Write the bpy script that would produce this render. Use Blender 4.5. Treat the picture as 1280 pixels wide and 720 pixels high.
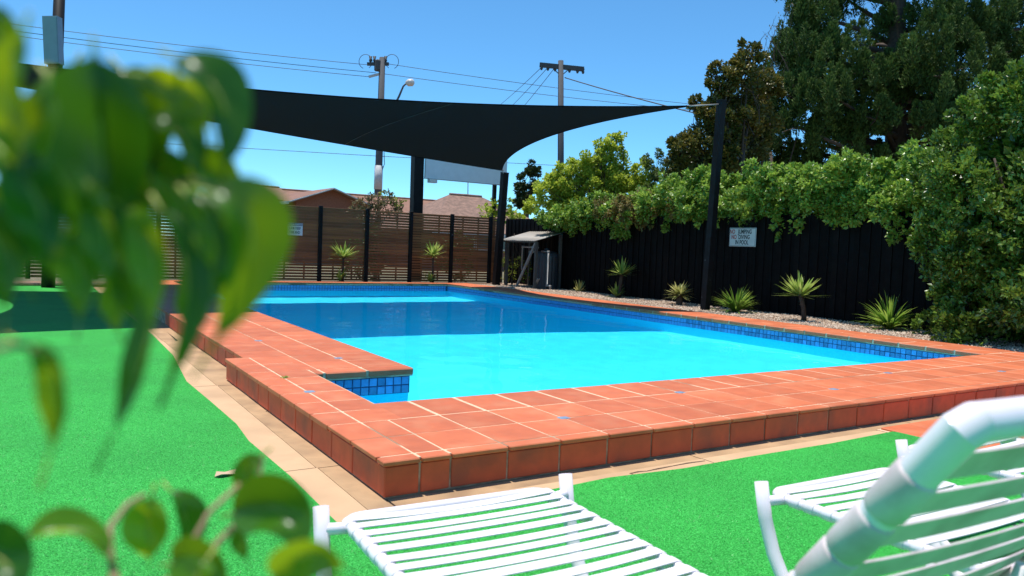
import bpy, bmesh, math, random
import numpy as np
from mathutils import Vector, Matrix, Quaternion

for o in list(bpy.data.objects): bpy.data.objects.remove(o, do_unlink=True)
sc = bpy.context.scene
col = sc.collection
rng = np.random.default_rng(7)
random.seed(7)

# ------------------------------------------------------------------ camera
FPX = 957.22
YAW, PITCH, ROLL = -0.5661593, -0.0526391, 0.0393456
CAM = np.array([-1.40555, -3.25317, 1.19267])
_cy, _sy = math.cos(YAW), math.sin(YAW)
FW = np.array([-_sy*math.cos(PITCH), _cy*math.cos(PITCH), math.sin(PITCH)])
_r = np.array([_cy, _sy, 0.0]); _u = np.cross(_r, FW)
RT = _r*math.cos(ROLL) + _u*math.sin(ROLL)
UP = -_r*math.sin(ROLL) + _u*math.cos(ROLL)
cd = bpy.data.cameras.new('camera'); cam = bpy.data.objects.new('camera', cd); col.objects.link(cam)
cam.matrix_world = Matrix([[RT[i], UP[i], -FW[i], CAM[i]] for i in range(3)] + [[0, 0, 0, 1]])
cd.sensor_width = 23.54; cd.lens = 17.6036
cd.clip_start = 0.02; cd.clip_end = 3000
cd.dof.use_dof = True; cd.dof.focus_distance = 10.0; cd.dof.aperture_fstop = 3.8
sc.camera = cam

# ------------------------------------------------------------------ sky and sun
SUN = Vector((-0.08, 0.13, 1.0)).normalized()
w = bpy.data.worlds.new('World'); sc.world = w; w.use_nodes = True
nt = w.node_tree
sky = nt.nodes.new('ShaderNodeTexSky'); sky.sky_type = 'NISHITA'; sky.sun_disc = False
sky.sun_elevation = math.asin(SUN.z); sky.sun_rotation = math.atan2(SUN.x, SUN.y)
sky.altitude = 2500; sky.air_density = 1.0; sky.dust_density = 0.0; sky.ozone_density = 8.0
tint = nt.nodes.new('ShaderNodeMix'); tint.data_type = 'RGBA'; tint.blend_type = 'MULTIPLY'; tint.inputs[0].default_value = 1.0
tint.inputs[7].default_value = (0.70, 1.10, 1.10, 1)      # the camera's vivid blue
nt.links.new(sky.outputs[0], tint.inputs[6]); nt.links.new(tint.outputs[2], nt.nodes['Background'].inputs[0])
nt.nodes['Background'].inputs[1].default_value = 0.15
sl = bpy.data.lights.new('sun', 'SUN'); sl.energy = 4.6; sl.angle = math.radians(0.53); sl.color = (1.0, 0.96, 0.9)
so = bpy.data.objects.new('sun', sl); col.objects.link(so)
so.rotation_euler = SUN.to_track_quat('Z', 'Y').to_euler()
sl.cycles.is_caustics_light = True
vs = sc.view_settings
vs.view_transform = 'Standard'; vs.look = 'None'; vs.exposure = 0.32; vs.gamma = 1.0; vs.use_curve_mapping = False
sc.cycles.use_denoising = True
sc.cycles.max_bounces = 12; sc.cycles.diffuse_bounces = 7; sc.cycles.glossy_bounces = 3
sc.cycles.transmission_bounces = 8; sc.cycles.transparent_max_bounces = 8
sc.cycles.sample_clamp_indirect = 10.0

# ------------------------------------------------------------------ helpers
def ray(x, y): return FW + RT*(x-640)/FPX + UP*(360-y)/FPX
def onZ(x, y, z): d = ray(x, y); return CAM + d*(z-CAM[2])/d[2]
def onY(x, y, Y): d = ray(x, y); return CAM + d*(Y-CAM[1])/d[1]
def onX(x, y, X): d = ray(x, y); return CAM + d*(X-CAM[0])/d[0]
def onD(x, y, D): return CAM + ray(x, y)*D

def tag(o, label=None, cat=None, group=None, kind=None):
    if label: o['label'] = label
    if cat: o['category'] = cat
    if group: o['group'] = group
    if kind: o['kind'] = kind
    return o

def thing(name, loc, label, cat, group=None):
    o = bpy.data.objects.new(name, None); col.objects.link(o)
    o.location = Vector(loc); o.empty_display_size = 0.2
    return tag(o, label, cat, group)

def wloc(o):
    v = Vector((0, 0, 0))
    while o is not None:
        v = v + o.location; o = o.parent
    return v

def link(name, me, parent=None, loc=None):
    """object holding world-space mesh (loc None) or a shared mesh placed at world point loc"""
    o = bpy.data.objects.new(name, me); col.objects.link(o)
    base = wloc(parent) if parent is not None else Vector((0, 0, 0))
    if parent is not None: o.parent = parent
    o.location = (Vector(loc) if loc is not None else Vector((0, 0, 0))) - base
    return o

class MB:
    def __init__(s): s.v = []; s.f = []; s.sm = []
    def add(s, V, F, smooth=False):
        b = len(s.v); s.v.extend([tuple(map(float, p)) for p in V])
        s.f.extend([tuple(i+b for i in f) for f in F]); s.sm.extend([smooth]*len(F)); return s
    def box(s, a, b):
        x0, y0, z0 = a; x1, y1, z1 = b
        V = [(x0,y0,z0),(x1,y0,z0),(x1,y1,z0),(x0,y1,z0),(x0,y0,z1),(x1,y0,z1),(x1,y1,z1),(x0,y1,z1)]
        return s.add(V, [(0,3,2,1),(4,5,6,7),(0,1,5,4),(1,2,6,5),(2,3,7,6),(3,0,4,7)])
    def bbox(s, a, b, c):
        """box with chamfered edges (24 verts)"""
        a = np.array(a, float); b = np.array(b, float); m = (a+b)/2; hh = (b-a)/2
        c = min(c, hh.min()*0.9)
        bm = bmesh.new(); bmesh.ops.create_cube(bm, size=2)
        for v in bm.verts: v.co = Vector([v.co[i]*hh[i]+m[i] for i in range(3)])
        bmesh.ops.bevel(bm, geom=bm.edges[:], offset=c, segments=1, affect='EDGES')
        bm.verts.index_update()
        s.add([v.co for v in bm.verts], [[v.index for v in f.verts] for f in bm.faces]); bm.free(); return s
    def obox(s, c, ax, ay, az, hx, hy, hz):
        c = np.array(c, float); V = []
        for k in (-1, 1):
            for (i, j) in ((-1,-1),(1,-1),(1,1),(-1,1)):
                V.append(c + np.array(ax)*hx*i + np.array(ay)*hy*j + np.array(az)*hz*k)
        return s.add(V, [(0,3,2,1),(4,5,6,7),(0,1,5,4),(1,2,6,5),(2,3,7,6),(3,0,4,7)])
    def bar(s, p, q, wx, wy, up=(0, 0, 1)):
        p = np.array(p, float); q = np.array(q, float); d = q-p; L = np.linalg.norm(d); d = d/L
        u = np.array(up, float); r = np.cross(d, u)
        if np.linalg.norm(r) < 1e-4: r = np.cross(d, (1, 0, 0))
        r /= np.linalg.norm(r); u = np.cross(r, d)
        return s.obox((p+q)/2, r, u, d, wx/2, wy/2, L/2)
    def tube(s, pts, r, n=8, cap=True):
        P = [np.array(p, float) for p in pts]
        rr = r if isinstance(r, (list, tuple, np.ndarray)) else [r]*len(P)
        T = []
        for i in range(len(P)):
            t = P[min(i+1, len(P)-1)] - P[max(i-1, 0)]; T.append(t/(np.linalg.norm(t)+1e-12))
        a = np.array((0, 0, 1.0)) if abs(T[0][2]) < 0.9 else np.array((1.0, 0, 0))
        nrm = np.cross(T[0], a); nrm /= np.linalg.norm(nrm)
        V = []
        for i, p in enumerate(P):
            nrm = nrm - T[i]*np.dot(nrm, T[i]); nrm /= np.linalg.norm(nrm)+1e-12
            bn = np.cross(T[i], nrm)
            for k in range(n):
                t = 2*math.pi*k/n; V.append(p + (nrm*math.cos(t)+bn*math.sin(t))*rr[i])
        F = []
        for i in range(len(P)-1):
            for k in range(n):
                F.append((i*n+k, i*n+(k+1) % n, (i+1)*n+(k+1) % n, (i+1)*n+k))
        s.add(V, F, True)
        if cap:
            b = len(s.v)-len(V)
            s.f.append(tuple(b+k for k in range(n-1, -1, -1))); s.sm.append(False)
            s.f.append(tuple(b+(len(P)-1)*n+k for k in range(n))); s.sm.append(False)
        return s
    def mitre(s, pts, r, n=14):
        """straight tubes meeting in crisp mitres"""
        P = [np.array(p, float) for p in pts]; D = [(b-a)/np.linalg.norm(b-a) for a, b in zip(P[:-1], P[1:])]
        ref = np.cross(D[0], D[1]); ref /= np.linalg.norm(ref)
        for i, d in enumerate(D):
            e1 = ref; e2 = np.cross(d, e1); R_ = []
            for end in (0, 1):
                j = i+end; p = P[j]
                m = d if j in (0, len(P)-1) else unit(D[j-1]+D[j])
                ring = []
                for k in range(n):
                    t = 2*math.pi*k/n; o = (e1*math.cos(t)+e2*math.sin(t))*r
                    ring.append(p+o-d*(o@m)/(d@m))
                R_.append(ring)
            V = R_[0]+R_[1]; s.add(V, [(k, (k+1) % n, n+(k+1) % n, n+k) for k in range(n)], True)
        return s
    def mesh(s, name, mat):
        me = bpy.data.meshes.new(name); me.from_pydata(s.v, [], s.f); me.update()
        me.polygons.foreach_set('use_smooth', s.sm)
        if mat: me.materials.append(mat)
        return me
    def build(s, name, mat, parent=None):
        return link(name, s.mesh(name, mat), parent)

def fast_mesh(name, V, n, mat, var=None, smooth=False):
    """V (k*n,3): k polygons of n verts each, unshared"""
    V = np.ascontiguousarray(V, dtype=np.float32); nv = len(V); k = nv//n
    me = bpy.data.meshes.new(name)
    me.vertices.add(nv); me.vertices.foreach_set('co', V.ravel())
    me.loops.add(nv); me.loops.foreach_set('vertex_index', np.arange(nv, dtype=np.int32))
    me.polygons.add(k); me.polygons.foreach_set('loop_start', np.arange(0, nv, n, dtype=np.int32))
    me.polygons.foreach_set('loop_total', np.full(k, n, dtype=np.int32))
    if smooth: me.polygons.foreach_set('use_smooth', [True]*k)
    if var is not None:
        at = me.attributes.new('leafvar', 'FLOAT', 'POINT')
        at.data.foreach_set('value', np.repeat(np.asarray(var, dtype=np.float32), n))
    me.update(calc_edges=True)
    if mat: me.materials.append(mat)
    return me

# ------------------------------------------------------------------ materials
def new_mat(name):
    m = bpy.data.materials.new(name); m.use_nodes = True
    return m, m.node_tree, m.node_tree.nodes['Principled BSDF']

def pmat(name, c, rough=0.6, var=0.12, scale=6.0, bump=0.0, bscale=60.0, objvar=0.0, c2=None, c2amt=0.5, c2scale=3.0,
         metallic=0.0, spec=0.5, stretch=None, detail=6.0, sharp=None):
    m, t, b = new_mat(name); L = t.links.new; N = t.nodes.new
    tc = N('ShaderNodeNewGeometry')
    vec = tc.outputs['Position']
    if stretch:
        mp = N('ShaderNodeMapping'); mp.inputs['Scale'].default_value = stretch; L(vec, mp.inputs[0]); vec = mp.outputs[0]
    n1 = N('ShaderNodeTexNoise'); n1.inputs['Scale'].default_value = scale; n1.inputs['Detail'].default_value = detail; L(vec, n1.inputs['Vector'])
    cur = None
    mx = N('ShaderNodeMix'); mx.data_type = 'RGBA'
    d = np.array(c)
    lo, hi = d*(1-var), np.minimum(d*(1+var), 1)
    rmp = N('ShaderNodeMapRange'); rmp.inputs[1].default_value = 0.3; rmp.inputs[2].default_value = 0.7; L(n1.outputs[0], rmp.inputs[0])
    L(rmp.outputs[0], mx.inputs[0]); mx.inputs[6].default_value = (*lo, 1); mx.inputs[7].default_value = (*hi, 1)
    cur = mx.outputs[2]
    if c2 is not None:
        n2 = N('ShaderNodeTexNoise'); n2.inputs['Scale'].default_value = c2scale; n2.inputs['Detail'].default_value = 8; L(vec, n2.inputs['Vector'])
        r2 = N('ShaderNodeMapRange'); a, bb = sharp or (0.48, 0.68); r2.inputs[1].default_value = a; r2.inputs[2].default_value = bb; r2.inputs[4].default_value = c2amt; L(n2.outputs[0], r2.inputs[0])
        m2 = N('ShaderNodeMix'); m2.data_type = 'RGBA'; L(r2.outputs[0], m2.inputs[0]); L(cur, m2.inputs[6]); m2.inputs[7].default_value = (*c2, 1); cur = m2.outputs[2]
    if objvar:
        oi = N('ShaderNodeObjectInfo'); hs = N('ShaderNodeHueSaturation')
        mr = N('ShaderNodeMapRange'); mr.inputs[3].default_value = 1-objvar; mr.inputs[4].default_value = 1+objvar; L(oi.outputs['Random'], mr.inputs[0])
        L(mr.outputs[0], hs.inputs['Value']); L(cur, hs.inputs['Color']); cur = hs.outputs[0]
    L(cur, b.inputs['Base Color'])
    b.inputs['Roughness'].default_value = rough; b.inputs['Metallic'].default_value = metallic
    b.inputs['Specular IOR Level'].default_value = spec
    if bump:
        n3 = N('ShaderNodeTexNoise'); n3.inputs['Scale'].default_value = bscale; n3.inputs['Detail'].default_value = 5; L(vec, n3.inputs['Vector'])
        bp = N('ShaderNodeBump'); bp.inputs['Strength'].default_value = bump; bp.inputs['Distance'].default_value = 0.01
        L(n3.outputs[0], bp.inputs['Height']); L(bp.outputs[0], b.inputs['Normal'])
    return m

def leafmat(name, c, c2, trans=0.35, rough=0.45, tcol=None, spec=0.4):
    """leaf: colour varies leaf by leaf, some light passes through"""
    m, t, b = new_mat(name); L = t.links.new; N = t.nodes.new
    at = N('ShaderNodeAttribute'); at.attribute_name = 'leafvar'
    mx = N('ShaderNodeMix'); mx.data_type = 'RGBA'; L(at.outputs['Fac'], mx.inputs[0])
    mx.inputs[6].default_value = (*c, 1); mx.inputs[7].default_value = (*c2, 1)
    L(mx.outputs[2], b.inputs['Base Color']); b.inputs['Roughness'].default_value = rough; b.inputs['Specular IOR Level'].default_value = spec
    tr = N('ShaderNodeBsdfTranslucent')
    if tcol is None:
        L(mx.outputs[2], tr.inputs[0])
    else:
        tr.inputs[0].default_value = (*tcol, 1)
    ms = N('ShaderNodeMixShader'); ms.inputs[0].default_value = trans
    L(b.outputs[0], ms.inputs[1]); L(tr.outputs[0], ms.inputs[2])
    L(ms.outputs[0], t.nodes['Material Output'].inputs[0])
    return m

M = {}
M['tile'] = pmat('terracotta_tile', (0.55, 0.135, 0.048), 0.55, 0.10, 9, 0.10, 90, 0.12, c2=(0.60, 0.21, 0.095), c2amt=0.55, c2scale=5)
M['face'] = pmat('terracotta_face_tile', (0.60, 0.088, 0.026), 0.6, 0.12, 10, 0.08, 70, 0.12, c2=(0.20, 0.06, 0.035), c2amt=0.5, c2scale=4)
M['grout'] = pmat('grout', (0.66, 0.45, 0.29), 0.9, 0.15, 30, 0.2, 120, c2=(0.20, 0.12, 0.07), c2amt=0.8, c2scale=2.2, sharp=(0.54, 0.62))
M['grout_dark'] = pmat('dirty_grout', (0.44, 0.30, 0.20), 0.9, 0.3, 25, 0.3, 120, c2=(0.10, 0.06, 0.035), c2amt=0.8, c2scale=7)
M['concrete'] = pmat('tan_concrete', (0.56, 0.36, 0.20), 0.85, 0.08, 5, 0.15, 150, c2=(0.36, 0.22, 0.12), c2amt=0.55, c2scale=2.5)
M['concrete_in'] = pmat('stained_concrete', (0.43, 0.27, 0.14), 0.85, 0.15, 8, 0.2, 150, c2=(0.22, 0.13, 0.07), c2amt=0.7, c2scale=4)
M['crack'] = pmat('crack_dirt', (0.10, 0.06, 0.035), 0.9)
M['paint'] = pmat('pool_paint', (0.025, 0.77, 0.975), 0.6, 0.02, 1.2, 0, c2=(0.04, 0.82, 0.98), c2amt=0.4, c2scale=0.8)
M['mosaic'] = pmat('blue_mosaic', (0.10, 0.29, 0.58), 0.2, 0.15, 20, 0, objvar=0.3)
M['mosaic_grout'] = pmat('mosaic_grout', (0.035, 0.085, 0.17), 0.8)
M['insert'] = pmat('blue_insert', (0.22, 0.30, 0.40), 0.3, 0.15, 30)
M['gravel_base'] = pmat('soil', (0.17, 0.10, 0.06), 0.95, 0.3, 20, 0.5, 80)
M['earth'] = pmat('earth', (0.16, 0.13, 0.07), 0.95, 0.3, 0.8, 0.3, 20, c2=(0.07, 0.10, 0.03), c2scale=0.4)
M['black_fence'] = pmat('black_paint', (0.0055, 0.0048, 0.0048), 0.75, 0.3, 8, 0.1, 60, 0.3, spec=0.12)
M['black_metal'] = pmat('black_metal', (0.008, 0.008, 0.009), 0.6, 0.3, 10, spec=0.2, c2=(0.12, 0.13, 0.15), c2amt=0.6, c2scale=7, sharp=(0.68, 0.72))
M['timber'] = pmat('brown_timber', (0.25, 0.098, 0.030), 0.65, 0.25, 3, 0.15, 60, 0.28, stretch=(0.6, 8, 8))
M['white_plastic'] = pmat('white_strap', (0.80, 0.745, 0.765), 0.4, 0.03, 20, c2=(0.42, 0.40, 0.33), c2amt=0.45, c2scale=9, sharp=(0.52, 0.75))
M['white_tube'] = pmat('white_tube', (0.81, 0.735, 0.775), 0.25, 0.03, 20, c2=(0.55, 0.55, 0.5), c2amt=0.3, c2scale=12, sharp=(0.55, 0.75))
M['grey_post'] = pmat('weathered_post', (0.09, 0.085, 0.075), 0.8, 0.2, 20)
M['tin'] = pmat('corrugated_tin', (0.34, 0.31, 0.27), 0.6, 0.1, 6, c2=(0.35, 0.28, 0.22), c2amt=0.4)
M['tank'] = pmat('tank_steel', (0.04, 0.047, 0.055), 0.5, 0.1, 6)
M['pvc'] = pmat('pvc_pipe', (0.32, 0.31, 0.29), 0.45, 0.08, 8)
M['pole_wood'] = pmat('pole_wood', (0.075, 0.075, 0.08), 0.85, 0.2, 8, stretch=(4, 4, 0.5))
M['pole_light'] = pmat('pole_band', (0.5, 0.5, 0.48), 0.6)
M['wire'] = pmat('wire', (0.05, 0.055, 0.06), 0.6)
M['lens'] = pmat('lamp_lens', (0.65, 0.6, 0.55), 0.3)
M['sign_white'] = pmat('sign_white', (0.62, 0.66, 0.64), 0.4, 0.05)
M['box_grey'] = pmat('box_grey', (0.30, 0.34, 0.38), 0.5, 0.05)
M['white_back'] = pmat('stained_strap', (0.66, 0.56, 0.56), 0.5, 0.06, 20, c2=(0.26, 0.20, 0.18), c2amt=0.6, c2scale=14, sharp=(0.45, 0.72))
M['sign_panel'] = pmat('panel_white', (0.72, 0.74, 0.76), 0.5, 0.04)
M['ink_black'] = pmat('ink_black', (0.012, 0.012, 0.014), 0.5)
M['ink_red'] = pmat('ink_red', (0.45, 0.06, 0.04), 0.5)
M['ink_blue'] = pmat('ink_blue', (0.02, 0.025, 0.14), 0.5)
M['brick'] = pmat('brick', (0.28, 0.105, 0.06), 0.85, 0.2, 12)
M['roof_a'] = pmat('roof_tiles', (0.24, 0.115, 0.07), 0.8, 0.2, 3, c2=(0.22, 0.12, 0.09), c2scale=5)
M['roof_b'] = pmat('roof_tiles_grey', (0.24, 0.14, 0.10), 0.9, 0.3, 4, c2=(0.10, 0.08, 0.06), c2scale=9)
M['barge'] = pmat('barge_white', (0.62, 0.60, 0.58), 0.6)
M['window'] = pmat('window_glass', (0.05, 0.07, 0.09), 0.1)
M['bark'] = pmat('bark', (0.075, 0.05, 0.035), 0.9, 0.3, 12, 0.5, 30)
M['stem'] = pmat('green_stem', (0.30, 0.20, 0.10), 0.6, 0.2, 40)
M['pebble'] = pmat('pebble', (0.46, 0.33, 0.22), 0.9, 0.5, 18)
M['mulch'] = pmat('mulch', (0.22, 0.13, 0.08), 0.95, 0.4, 25, 0.6, 60)
M['dry_leaf'] = pmat('dry_leaf', (0.55, 0.38, 0.24), 0.8)

# artificial turf
def turf_mat():
    m, t, b = new_mat('artificial_turf'); L = t.links.new; N = t.nodes.new
    g = N('ShaderNodeNewGeometry')
    n1 = N('ShaderNodeTexNoise'); n1.inputs['Scale'].default_value = 190; n1.inputs['Detail'].default_value = 3; L(g.outputs['Position'], n1.inputs['Vector'])
    n2 = N('ShaderNodeTexNoise'); n2.inputs['Scale'].default_value = 1.3; n2.inputs['Detail'].default_value = 5; L(g.outputs['Position'], n2.inputs['Vector'])
    r1 = N('ShaderNodeValToRGB'); e = r1.color_ramp.elements
    e[0].position = 0.34; e[0].color = (0.004, 0.15, 0.012, 1); e[1].position = 0.66; e[1].color = (0.075, 0.50, 0.095, 1)
    x = r1.color_ramp.elements.new(0.52); x.color = (0.020, 0.335, 0.036, 1)
    L(n1.outputs[0], r1.inputs[0])
    mr = N('ShaderNodeMapRange'); mr.inputs[1].default_value = 0.3; mr.inputs[2].default_value = 0.7; mr.inputs[3].default_value = 0.86; mr.inputs[4].default_value = 1.12; L(n2.outputs[0], mr.inputs[0])
    hs = N('ShaderNodeHueSaturation'); L(mr.outputs[0], hs.inputs['Value']); L(r1.outputs[0], hs.inputs['Color'])
    L(hs.outputs[0], b.inputs['Base Color']); b.inputs['Roughness'].default_value = 0.75; b.inputs['Specular IOR Level'].default_value = 0.3
    bp = N('ShaderNodeBump'); bp.inputs['Strength'].default_value = 0.6; bp.inputs['Distance'].default_value = 0.008
    L(n1.outputs[0], bp.inputs['Height']); L(bp.outputs[0], b.inputs['Normal'])
    return m
M['turf'] = turf_mat()
M['turf_fibre'] = leafmat('turf_fibre', (0.010, 0.24, 0.02), (0.13, 0.62, 0.15), 0.4, 0.4)

def water_mat():
    """refracting water; the photograph was taken through a polariser, so the top side mirrors less than plain Fresnel"""
    m = bpy.data.materials.new('pool_water'); m.use_nodes = True; t = m.node_tree; t.nodes.clear(); L = t.links.new; N = t.nodes.new
    out = N('ShaderNodeOutputMaterial'); mx = N('ShaderNodeMixShader'); fr = N('ShaderNodeFresnel'); fr.inputs[0].default_value = 1.333
    rf = N('ShaderNodeBsdfRefraction'); rf.inputs['IOR'].default_value = 1.333; rf.inputs['Roughness'].default_value = 0.0; rf.inputs['Color'].default_value = (1, 1, 1, 1)
    gl = N('ShaderNodeBsdfGlossy'); gl.inputs['Roughness'].default_value = 0.0; gl.inputs['Color'].default_value = (1, 1, 1, 1)
    ge = N('ShaderNodeNewGeometry'); mr = N('ShaderNodeMapRange'); mr.inputs[3].default_value = 0.26; mr.inputs[4].default_value = 1.0; L(ge.outputs['Backfacing'], mr.inputs[0])
    mu = N('ShaderNodeMath'); mu.operation = 'MULTIPLY'; L(fr.outputs[0], mu.inputs[0]); L(mr.outputs[0], mu.inputs[1])
    L(mu.outputs[0], mx.inputs[0]); L(rf.outputs[0], mx.inputs[1]); L(gl.outputs[0], mx.inputs[2]); L(mx.outputs[0], out.inputs[0])
    return m
M['water'] = water_mat()

def sail_mat():
    m, t, b = new_mat('shade_cloth'); L = t.links.new; N = t.nodes.new
    b.inputs['Base Color'].default_value = (0.005, 0.0085, 0.011, 1); b.inputs['Roughness'].default_value = 0.9
    b.inputs['Specular IOR Level'].default_value = 0.1
    tr = N('ShaderNodeBsdfTranslucent'); tr.inputs[0].default_value = (0.006, 0.010, 0.011, 1)
    ms = N('ShaderNodeMixShader'); ms.inputs[0].default_value = 0.3
    L(b.outputs[0], ms.inputs[1]); L(tr.outputs[0], ms.inputs[2]); L(ms.outputs[0], t.nodes['Material Output'].inputs[0])
    return m
M['sail'] = sail_mat()

# ================================================================== THE SETTING
H = 0.1786                      # height of the tiled pool surround above the lawn
T = 0.33
XB, XP, XR = 0.453, 1.284, 7.963
Y3, Y4, YF = 1.2413, 2.413, 14.671
XO, YO = 8.74, 15.05            # outer edges of the surround (right, far)
WZ = -0.020                     # water level

def sheet(name, polys, z, mat, kind='structure'):
    mb = MB()
    for P in polys: mb.add([(p[0], p[1], z if len(p) < 3 else p[2]) for p in P], [tuple(range(len(P)))])
    return tag(mb.build(name, mat), kind=kind)

# wide ground with a hole for the pool
B = 900
sheet('ground', [[(-B,-B),(B,-B),(B,0.02),(-B,0.02)], [(-B,YO-.02),(B,YO-.02),(B,B),(-B,B)], [(-B,0.02),(0.02,0.02),(0.02,YO-.02),(-B,YO-.02)], [(XO-.02,0.02),(B,0.02),(B,YO-.02),(XO-.02,YO-.02)]], -0.03, M['earth'])

# lawn: left boundary along the concrete, then along the front
edge_l = [(-0.21,15.4),(-0.22,13.3),(-0.19,11.8),(-0.17,9.0),(-0.16,6.4),(-0.19,4.8),(-0.31,3.3),(-0.29,2.4),(-0.28,1.7),(-0.31,1.25),(-0.29,0.5),(-0.30,-0.22)]
edge_f = [(0.8,-0.245),(1.17,-0.215),(1.66,-0.26),(2.2,-0.25),(2.99,-0.255),(3.72,-0.225)]
lawn_poly = [(-40,15.4)] + edge_l + edge_f + [(3.90,-0.62),(3.90,-14),(-40,-14)]
def lawn():
    bm = bmesh.new()
    vs_ = [bm.verts.new((x, y, 0.014)) for x, y in lawn_poly]
    f = bm.faces.new(vs_)
    r = bmesh.ops.extrude_face_region(bm, geom=[f])
    for v in r['geom']:
        if isinstance(v, bmesh.types.BMVert): v.co.z -= 0.03
    bmesh.ops.recalc_face_normals(bm, faces=bm.faces[:])
    me = bpy.data.meshes.new('lawn'); bm.to_mesh(me); bm.free(); me.materials.append(M['turf'])
    return tag(link('lawn', me), kind='structure')
lawn()

# concrete path pieces round the pool, cut by joints
path = tag(link('path', MB().box((-0.6,-0.6,-0.028),(0.0,15.4,-0.012)).box((0.0,-0.6,-0.028),(9,0.0,-0.012)).mesh('path', M['crack'])), kind='structure')
def slab(poly, z, mat, zb=-0.02):
    bm = bmesh.new(); vv = [bm.verts.new((x, y, z)) for x, y in poly]; f = bm.faces.new(vv)
    r = bmesh.ops.extrude_face_region(bm, geom=[f])
    for v in r['geom']:
        if isinstance(v, bmesh.types.BMVert): v.co.z = zb
    bmesh.ops.recalc_face_normals(bm, faces=bm.faces[:])
    me = bpy.data.meshes.new('slab'); bm.to_mesh(me); bm.free(); me.materials.append(mat)
    return link('slab', me, path)
g_ = 0.004
ycut = [-0.55, 0.62, 3.12, 6.0, 9.1, 12.2, 15.38]
for a, b_ in zip(ycut[:-1], ycut[1:]):
    slab([(-0.62,a+g_),(-0.118,a+g_),(-0.112,b_-g_),(-0.62,b_-g_)], 0.0, M['concrete'])
    slab([(-0.112,a+g_),(0.02 if a > 3 else 0.012,a+g_),(0.135 if a > 3 else 0.012,b_-g_),(-0.106,b_-g_)], -0.003, M['concrete_in'])
slab([(0.018,3.3),(0.15,3.3),(0.15,15.3),(0.14,15.3)], -0.004, M['concrete_in'])
xc = [0.02, 1.95, 4.2, 6.6, 8.9]
for a, b_ in zip(xc[:-1], xc[1:]):
    slab([(a+g_,-0.55),(b_-g_,-0.55),(b_-g_,-0.128),(a+g_,-0.122)], 0.0, M['concrete'])
    slab([(a+g_,-0.116),(b_-g_,-0.122),(b_-g_,0.012),(a+g_,0.012)], -0.003, M['concrete_in'])
# a jagged crack in the front strip
mb = MB(); p = [(1.35,-0.175),(1.42,-0.168),(1.47,-0.180),(1.56,-0.172),(1.68,-0.166),(1.80,-0.160),(1.93,-0.168)]
for i in range(len(p)-1):
    (x0,y0),(x1,y1) = p[i], p[i+1]; t0, t1 = 0.004*(1+(i % 2)), 0.004*(1+((i+1) % 2))
    mb.add([(x0,y0-t0,0.0015),(x1,y1-t1,0.0015),(x1,y1+t1,0.0015),(x0,y0+t0,0.0015)], [(0,1,2,3)])
mb.build('crack', M['crack'], path)

# terracotta paving beyond the turf, on the right
paving = tag(link('paving', MB().box((3.70,-5.0,-0.025),(8.7,-0.115,0.004)).mesh('paving', M['grout'])), kind='structure')
pv = MB().bbox((-0.163,-0.163,-0.01),(0.163,0.163,0.012),0.004).mesh('tile', M['tile'])
for i in range(9):
    for j in range(7):
        x, y = 3.90+i*0.334, -0.29-j*0.334
        link('tile', pv, paving, (x, y, 0.006+random.uniform(-.001,.001)))

# raised planting beds behind and to the right
bed = MB().box((XO-0.01,-6,-0.02),(10.5,16.0,H-0.03)).box((0.16,YO-0.01,-0.02),(XO-0.015,16.0,H-0.03)).build('planting_bed', M['gravel_base'])
tag(bed, kind='structure')
mulch = MB().box((-40,15.405,-0.02),(0.15,16.6,0.05)).build('mulch_bed', M['mulch']); tag(mulch, kind='structure')

# loose gravel in the bed (uncountable)
def gravel():
    n = 26000
    x = rng.uniform(XO+0.01, 10.4, n); y = rng.uniform(0.5, 14.9, n)
    s = rng.uniform(0.008, 0.022, n)
    z = H-0.03 + rng.uniform(0, 0.022, n) + 0.02*np.sin(x*3)*np.sin(y*2)
    base = np.array([(1,0,0),(-0.5,0.87,0),(-0.5,-0.87,0),(0,0,0.8)])
    F = [(0,1,3),(1,2,3),(2,0,3)]
    a = rng.uniform(0, 6.28, n); ca, sa = np.cos(a), np.sin(a)
    P = base[None]*s[:, None, None]*rng.uniform(0.6, 1.3, (n, 1, 3))
    Q = np.empty_like(P); Q[..., 0] = P[..., 0]*ca[:, None]-P[..., 1]*sa[:, None]; Q[..., 1] = P[..., 0]*sa[:, None]+P[..., 1]*ca[:, None]; Q[..., 2] = P[..., 2]
    Q += np.stack([x, y, z], -1)[:, None, :]
    V = Q[:, F, :].reshape(-1, 3)
    me = fast_mesh('gravel', V, 3, M['gravelm'], np.repeat(rng.random(n), 3))
    return tag(link('gravel', me), 'loose tan gravel and wood chips in the bed by the black fence', 'gravel', kind='stuff')
m_, t_, b_ = new_mat('gravel_stones'); at = t_.nodes.new('ShaderNodeAttribute'); at.attribute_name = 'leafvar'
rp = t_.nodes.new('ShaderNodeValToRGB'); rp.color_ramp.elements[0].color = (0.28, 0.17, 0.11, 1); rp.color_ramp.elements[1].color = (0.80, 0.64, 0.48, 1)
t_.links.new(at.outputs['Fac'], rp.inputs[0]); t_.links.new(rp.outputs[0], b_.inputs['Base Color']); b_.inputs['Roughness'].default_value = 0.9
M['gravelm'] = m_
gravel()

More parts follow.
